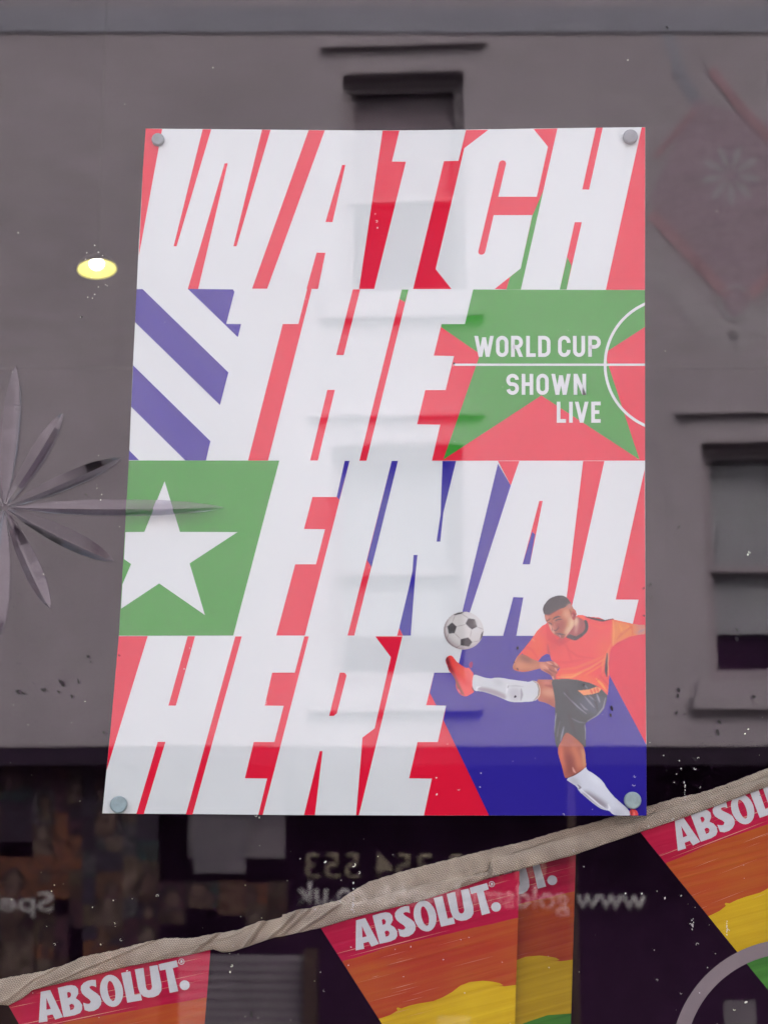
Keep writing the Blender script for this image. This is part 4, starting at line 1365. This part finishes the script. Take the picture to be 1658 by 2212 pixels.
def clip_tri(poly):
    """clip a polygon to the pennant's triangle (Sutherland-Hodgman)"""
    tri = [TL0, (TL0[0] - 7.5, TL0[1] - 12), (TR0[0] + 0.2, TR0[1] - 12), TR0, AP0]
    out = poly
    for i in range(len(tri)):
        a_, b_ = tri[i], tri[(i + 1) % len(tri)]

        def inside(p):
            return (b_[0] - a_[0]) * (p[1] - a_[1]) - (b_[1] - a_[1]) * (p[0] - a_[0]) >= -1e-9
        res = []
        for k in range(len(out)):
            p, q = out[k - 1], out[k]
            ip, iq = inside(p), inside(q)
            if ip != iq:
                d1 = (b_[0] - a_[0]) * (p[1] - a_[1]) - (b_[1] - a_[1]) * (p[0] - a_[0])
                d2 = (b_[0] - a_[0]) * (q[1] - a_[1]) - (b_[1] - a_[1]) * (q[0] - a_[0])
                t = d1 / (d1 - d2)
                res.append((p[0] + (q[0] - p[0]) * t, p[1] + (q[1] - p[1]) * t))
            if iq:
                res.append(q)
        out = res
        if not out:
            return []
    return out


def ell(cx, cy, rx, ry, rot, n_=28):
    c_, s_ = math.cos(R(rot)), math.sin(R(rot))
    return [(cx + rx * math.cos(t) * c_ - ry * math.sin(t) * s_, cy + rx * math.cos(t) * s_ + ry * math.sin(t) * c_) for t in np.linspace(0, 2 * math.pi, n_, endpoint=False)]


LET = [[[(350, 470), (427, 451), (543, 668), (480, 692), (456, 650), (412, 662), (418, 710), (347, 724)], [(399, 518), (440, 606), (404, 615)]],
       [[(488, 430), (560, 408), (600, 402), (634, 408), (656, 432), (660, 468), (640, 508), (672, 528), (695, 560), (698, 598), (682, 628), (640, 648), (590, 660), (548, 669)],
        [(566, 466), (582, 458), (596, 466), (602, 484), (594, 502), (575, 510)], [(590, 566), (608, 555), (626, 562), (634, 580), (624, 600), (601, 609)]],
       [[(797, 350), (765, 351), (730, 360), (698, 380), (678, 408), (678, 440), (692, 468), (720, 492), (752, 512), (766, 530), (756, 548), (735, 550), (703, 542), (718, 602), (755, 612),
         (795, 604), (830, 582), (850, 550), (852, 515), (838, 482), (808, 458), (775, 438), (752, 422), (748, 408), (766, 400), (786, 402), (805, 410)]],
       [ell(931, 433, 94, 133, -13), ell(930, 434, 30, 84, -13)[::-1]],
       [[(1003, 282), (1078, 265), (1122, 458), (1172, 445), (1184, 498), (1066, 524)]],
       [[(1113, 248), (1184, 231), (1212, 388), (1222, 408), (1240, 414), (1256, 404), (1262, 384), (1232, 216), (1298, 202), (1338, 360), (1340, 410), (1320, 446), (1280, 468), (1236, 475),
         (1196, 466), (1165, 440), (1148, 400)]],
       [[(1306, 196), (1452, 156), (1468, 208), (1424, 222), (1479, 408), (1410, 427), (1366, 236), (1320, 247)]],
       [ell(1529, 357, 41, 40, 0)],
       [ell(1493, 165, 25, 25, 0), ell(1493, 165, 20, 20, 0)[::-1]],
       [[(1485, 155), (1500, 152), (1504, 163), (1498, 167), (1505, 177), (1499, 178), (1492, 168), (1493, 179), (1488, 180)]]]
ORANGE = Uz([(240, 812), (330, 790), (400, 770), (480, 745), (600, 700), (700, 678), (900, 635), (1150, 580), (1350, 530), (1500, 500), (1660, 460), (1760, 440)]) + [(1150, 2160), (800, 2300), (700, 2200)]
YEL = Uz([(500, 1310), (560, 1296), (640, 1268), (700, 1230), (690, 1215), (700, 1205), (730, 1215), (800, 1190), (880, 1172), (1000, 1152), (1080, 1120), (1160, 1075), (1230, 1020), (1310, 990), (1420, 980),
          (1500, 988), (1560, 1000), (1590, 1018), (1560, 1022), (1510, 1020), (1600, 1028), (1700, 1015), (1800, 990)]) + [(1160, 2400), (840, 2400)]
GRN = [(780, 2330), (900, 2300), (960, 2290), (1010, 2262), (1060, 2245), (1130, 2240), (1150, 2500), (900, 2500)]


def pennant(root, TL, TR, y, nm='pennant', PMAT=PMAT):
    sm = sim(TL, TR)

    def lay(poly, name, mt, k, parent_):
        pp = [clip_tri(poly[0])] + poly[1:] if len(poly) == 1 else poly
        if len(pp[0]) < 3:
            return None
        loops = [sm(q) for q in pp]

        def yy(u, v):
            return y + 0.0016 * math.sin((u - TL[0]) * .012) + 0.0
        # subdivide along x so that the cloth can curl
        o = MB().prism(loops, lambda u, v: at(u, v, y - 0.00010 * k), lambda u, v: at(u, v, y - 0.00010 * k + 0.00008)).build(name, mt)
        o.parent = parent_
        return o
    base = lay([[(TL0[0] - 7.5, TL0[1] - 12), (TR0[0] + 0.2, TR0[1] - 12), TR0, AP0, TL0]], nm, PMAT['red'], 0, None)
    keep(base, root)
    inv = Matrix.Identity(4)
    lay([ORANGE], 'orange_band', PMAT['orange'], 1, base)
    lay([YEL], 'yellow_band', PMAT['yellow'], 2, base)
    lay([GRN], 'green_band', PMAT['green'], 3, base)
    for poly in LET:
        # keep only letters that fall on this pennant
        lay([Uz(q) for q in poly] if len(poly) > 1 else [Uz(poly[0])], 'letter', PMAT['white'], 4, base)
    rs = random.Random(int(TL[0]))
    sl = (TR0[1] - TL0[1]) / (TR0[0] - TL0[0])
    mbs = MB()
    defs = [(72, 560, 800, 2.0, 0), (1200, 1660, 560, 2.0, 0), (380, 1700, 748, 2.4, 0), (270, 1150, 850, 3.0, 0), (960, 1750, 690, 1.6, 0)]
    for k in range(20):
        x0 = rs.uniform(60, 1300)
        off = rs.uniform(560, 1500)
        defs.append((x0, x0 + rs.uniform(60, 420), off, rs.uniform(.5, 1.7), 1))
    for (xa, xb, off, w_, jit) in defs:
        # streak lies parallel to the tape: y = off - 0.262 x (in the enlarged frame)
        pa = Uz([(xa, off - 0.262 * (xa - 0) + 0)])[0]
        pb = Uz([(xb, off - 0.262 * (xb - 0) + 0)])[0]
        if jit and w_ > 1:
            pass
        q = [(pa[0], pa[1]), ((pa[0] + pb[0]) / 2, (pa[1] + pb[1]) / 2 - w_ * .32), pb, ((pa[0] + pb[0]) / 2, (pa[1] + pb[1]) / 2 + w_ * .32)]
        q = clip_tri(q)
        if len(q) >= 3:
            mbs.prism([sm(q)], lambda u, v: at(u, v, y - 0.00035), lambda u, v: at(u, v, y - 0.00033))
    o = mbs.build('paint_streak', PMAT['streak'])
    o.parent = base
    return base


pa_ = pennant(b1, (692, 2004), (1121, 1893), 0.0335)
pb_ = pennant(b1, (9, 2155), (454, 2063), 0.0335)
pc_ = pennant(b1, (1382, 1798), (1795, 1640), 0.0335)
pd_ = pennant(b2, (806, 1948), (1243, 1834), 0.0480, PMAT=PMAT_SHADED)
pe_ = pennant(b2, (1520, 1745), (1935, 1590), 0.0480, PMAT=PMAT_SHADED)

# ------------------------------------------------------------------ ring transfer on the inside of the glass
o1 = Z(1300, 1850, 653)
outer_ = o1([(1065, 1917), (1150, 1740), (1290, 1570), (1450, 1460), (1658, 1385)])


def circ3(a_, b_, c_):
    ax, ay = a_
    bx, by = b_
    cx_, cy_ = c_
    d = 2 * (ax * (by - cy_) + bx * (cy_ - ay) + cx_ * (ay - by))
    ux = ((ax * ax + ay * ay) * (by - cy_) + (bx * bx + by * by) * (cy_ - ay) + (cx_ * cx_ + cy_ * cy_) * (ay - by)) / d
    uy = ((ax * ax + ay * ay) * (cx_ - bx) + (bx * bx + by * by) * (ax - cx_) + (cx_ * cx_ + cy_ * cy_) * (bx - ax)) / d
    return ux, uy, math.hypot(ax - ux, ay - uy)


ox, oy, orr = circ3(outer_[0], outer_[2], outer_[4])
ringo = [(ox + orr * math.cos(t), oy + orr * math.sin(t)) for t in np.linspace(0, 2 * math.pi, 140, endpoint=False)]
ringi = [(ox + (orr - 31) * math.cos(t), oy + (orr - 31) * math.sin(t)) for t in np.linspace(0, 2 * math.pi, 140, endpoint=False)][::-1]
rg = MB().prism([ringo, ringi], lambda u, v: at(u, v, 0.0034), lambda u, v: at(u, v, 0.0036)).build('ring_sticker', mat('frosted_vinyl', (0.20, 0.165, 0.165), 0.8, 0.2, 0.08, 20))
tag(rg, 'large grey ring of frosted vinyl stuck to the glass over the outermost pennant', 'sticker')

# ------------------------------------------------------------------ lamp in the room
m_ = bpy.data.materials.new('lamp_inner')
m_.use_nodes = True
q = m_.node_tree.nodes['Principled BSDF']
q.inputs['Base Color'].default_value = (0.2, 0.17, 0.04, 1)
q.inputs['Emission Color'].default_value = (0.66, 0.60, 0.115, 1)
q.inputs['Emission Strength'].default_value = 0.20
lin_m = m_
m_ = bpy.data.materials.new('lamp_bulb')
m_.use_nodes = True
q = m_.node_tree.nodes['Principled BSDF']
q.inputs['Emission Color'].default_value = (1.0, 0.97, 0.85, 1)
q.inputs['Emission Strength'].default_value = 3.0
bulb_m = m_
lp = at(210, 582, 2.3)
lamp = empty('pendant_lamp', lp, 'lit yellow bowl lamp with white bulb shining inside the dark pub', 'lamp')
ru = 43 * (2.3 + 1.7) / FPX
k = 36
rot = Matrix.Rotation(R(-7), 4, 'Y') @ Matrix.Rotation(R(-9), 4, 'X')
for nm, prof, mm in (('lamp_shade', [(1.04, 0.0), (1.06, .02), (0.9, .35), (0.5, .75), (0.12, .95)], mat('black_shade', (0.006, 0.004, 0.006), 1.0, 0.0)), ('lamp_inner', [(1.0, 0.005), (0.88, .3), (0.5, .65), (0.05, .85)], lin_m),
                     ('bulb', [(0.02, .05), (0.22, .10), (0.34, .24), (0.36, .40), (0.2, .6)], bulb_m)):
    vs_ = []
    for rr, zz in prof:
        vs_ += [lp + rot @ Vector((rr * ru * math.cos(2 * math.pi * i / k), rr * ru * math.sin(2 * math.pi * i / k), zz * ru)) for i in range(k)]
    fs = []
    for a_ in range(len(prof) - 1):
        fs += [(a_ * k + i, a_ * k + (i + 1) % k, (a_ + 1) * k + (i + 1) % k, (a_ + 1) * k + i) for i in range(k)]
    if nm == 'bulb':
        fs.append(tuple(range(k)))
    keep(mesh_obj(nm, vs_, fs, mm, None, True), lamp)
keep(MB().box(lp.x - .0005, lp.x + .0005, lp.y - .0005, lp.y + .0005, lp.z + ru * .9, 4.2).build('cord', mat('black_flex', (0.006, 0.004, 0.006), 1.0, 0.0)), lamp)

# ------------------------------------------------------------------ splashes and dirt on the outside of the glass
pale_m = mat('dried_splash', (0.55, 0.52, 0.50), 0.6, 0.5)
dark_m = mat('dirt_fleck', (0.02, 0.015, 0.02), 0.8, 0.2)
pale, dark = MB(), MB()


def fleck(mb, u, v, r_, el=1.0, rot=0.0):
    n_ = 9
    c_, s_ = math.cos(rot), math.sin(rot)
    pts = []
    for i in range(n_):
        t = 2 * math.pi * i / n_
        rr = r_ * rng.uniform(.6, 1.15)
        a_, b_ = rr * el * math.cos(t), rr * math.sin(t)
        pts.append((u + a_ * c_ - b_ * s_, v + a_ * s_ + b_ * c_))
    mb.prism([pts], lambda x, y_: at(x, y_, -0.0036), lambda x, y_: at(x, y_, -0.0031))


def crescent(u, v, r_):
    a0 = rng.uniform(0, 6.28)
    a1 = a0 + rng.uniform(2.5, 5.0)
    ts = np.linspace(a0, a1, 10)
    w_ = r_ * rng.uniform(.25, .4)
    pts = [(u + r_ * math.cos(t), v + r_ * math.sin(t)) for t in ts] + [(u + (r_ - w_) * math.cos(t), v + (r_ - w_) * math.sin(t)) for t in ts[::-1]]
    pale.prism([pts], lambda x, y_: at(x, y_, -0.0036), lambda x, y_: at(x, y_, -0.0031))


spots = [(40, 503, 2), (175, 685, 2), (205, 530, 2), (213, 545, 2.2), (188, 546, 1.6), (222, 552, 1.5), (205, 636, 1.8), (213, 620, 1.5), (232, 617, 1.6), (198, 600, 1.3), (185, 560, 1.2), (228, 615, 1.3), (190, 642, 1.8), (200, 644, 1.4),
         (460, 146, 1.5), (1355, 130, 1.8), (810, 462, 2), (813, 478, 2.6), (815, 492, 2.4), (975, 783, 2), (980, 790, 3), (1085, 836, 1), (95, 1240, 1.5), (220, 1068, 1.4), (218, 1080, 2),
         (118, 1912, 2), (112, 1925, 1.4), (118, 2040, 2.6), (262, 2030, 3), (218, 2040, 2.5), (247, 1995, 2.4), (200, 1960, 2), (245, 1945, 2), (340, 1935, 3), (250, 2085, 1.6), (275, 2097, 3), (505, 2043, 2.4), (496, 2060, 2),
         (500, 2086, 3), (497, 2100, 3), (530, 1912, 1.5), (520, 1980, 1.5), (565, 1983, 1.6), (680, 1965, 2.4), (648, 1855, 2), (775, 1885, 3), (702, 1862, 3.4), (763, 1868, 5), (763, 1907, 3), (763, 1920, 2.5), (763, 1955, 4),
         (760, 1965, 2.6), (734, 1947, 1.8), (1412, 2052, 2.2), (1435, 1940, 3), (1418, 1925, 2), (1470, 1935, 2.6), (1490, 1998, 3.4), (1505, 2040, 3.4), (1527, 2090, 2), (1548, 2212, 2), (1585, 2180, 3), (1610, 2165, 4),
         (1240, 1838, 3), (1260, 1872, 2), (1385, 1930, 2.8), (1455, 1690, 2), (1460, 1672, 2), (1480, 1720, 2), (1432, 1632, 2.5), (1453, 1770, 2.6), (1400, 1785, 2.2), (1466, 1643, 2.5), (1470, 1660, 2.4), (1500, 1660, 3),
         (1618, 1192, 3), (1614, 1198, 2.4), (1507, 1638, 2.4), (1615, 1575, 2.4), (1608, 1585, 2), (990, 1705, 2.4), (1036, 1700, 2), (943, 1716, 3), (942, 1680, 3), (1038, 1670, 2), (1368, 1695, 3.2), (1370, 1677, 2.4),
         (1216, 1760, 2.6), (848, 1846, 1.6), (828, 1465, 2), (816, 1850, 1.4), (1350, 1930, 2), (1470, 2145, 2.6), (1418, 2117, 2.4), (1510, 2145, 2), (1572, 2010, 2.4), (1544, 2060, 2), (1500, 1960, 1.6), (995, 2030, 1.4),
         (1012, 2025, 1.6), (887, 2045, 2), (871, 2110, 1.4), (957, 2073, 1.6), (1003, 2145, 1.6), (752, 2085, 2), (758, 2046, 1.6), (692, 2100, 1.8), (700, 2140, 2.4), (1185, 2090, 1.5), (817, 2010, 1.6),
         (1495, 1745, 2), (1524, 1752, 2.2), (1510, 1700, 2.4), (553, 1762, 2.6), (560, 1766, 2), (410, 1400, 1.6), (398, 1445, 2.2), (575, 1518, 3)]
for u, v, r_ in spots:
    if r_ > 2.3 and rng.random() < .6:
        crescent(u, v, r_ * 1.0)
    else:
        fleck(pale, u, v, r_ * .62, rng.uniform(1, 1.8), rng.uniform(0, 3))
for k in range(90):
    u, v = rng.uniform(0, 1658), rng.uniform(1500, 2212) if rng.random() < .8 else rng.uniform(0, 1500)
    fleck(pale, u, v, rng.uniform(.35, .8), rng.uniform(1, 2), rng.uniform(0, 3))
# runs of drops
for (u, v0, v1) in ((1495, 1985, 2010), (1477, 1690, 1730), (763, 1930, 1975), (1570, 1990, 2025)):
    v = v0
    while v < v1:
        fleck(pale, u + rng.uniform(-2, 2), v, rng.uniform(.7, 1.6), rng.uniform(1, 2.2), 1.4)
        v += rng.uniform(3, 7)
dk = [(186, 1068, 1.6), (177, 685, 2), (224, 1582, 2), (190, 1418, 2.5), (196, 1430, 1.8), (170, 1472, 2.2), (98, 1490, 2), (38, 1493, 3), (50, 1497, 2.2), (92, 1490, 2), (155, 1505, 2), (132, 1473, 3), (136, 1480, 2.6),
      (128, 1495, 2.4), (38, 1432, 1.5), (1466, 1138, 2), (1465, 1490, 3), (1463, 1503, 2.4), (1553, 1560, 2.4), (1549, 1582, 3), (1627, 1505, 2.6), (1460, 1540, 2), (1500, 1640, 2.6), (1478, 1712, 2.4), (1590, 1380, 3), (1597, 1372, 2),
      (1404, 1262, 2), (1407, 1290, 1.6), (1117, 1400, 2.4), (1110, 1430, 1.6), (1112, 1505, 2.4), (980, 785, 2), (543, 2190, 3), (1390, 1270, 1.4), (258, 1416, 1.6), (850, 1848, 2), (40, 1497, 2), (1390, 1330, 1.5),
      (1440, 60, 2), (1388, 1272, 1.2), (1320, 1530, 2.4), (1318, 1545, 2.2), (1260, 1480, 2), (1117, 1445, 1.6), (1590, 1360, 2)]
for u, v, r_ in dk:
    fleck(dark, u, v, r_ * 1.25, rng.uniform(1, 2.2), rng.uniform(.5, 1.6))
for k in range(90):
    u, v = (rng.uniform(0, 220), rng.uniform(1050, 1600)) if rng.random() < .5 else (rng.uniform(1400, 1658), rng.uniform(1250, 1720))
    fleck(dark, u, v, rng.uniform(.6, 1.4), rng.uniform(1, 2.4), rng.uniform(.5, 1.6))
tag(pale.build('splashes', pale_m), kind='stuff', label='dried pale splashes and drops scattered over the outside of the glass')
tag(dark.build('dirt_flecks', dark_m), kind='stuff', label='small dark flecks of dirt scattered over the outside of the glass')
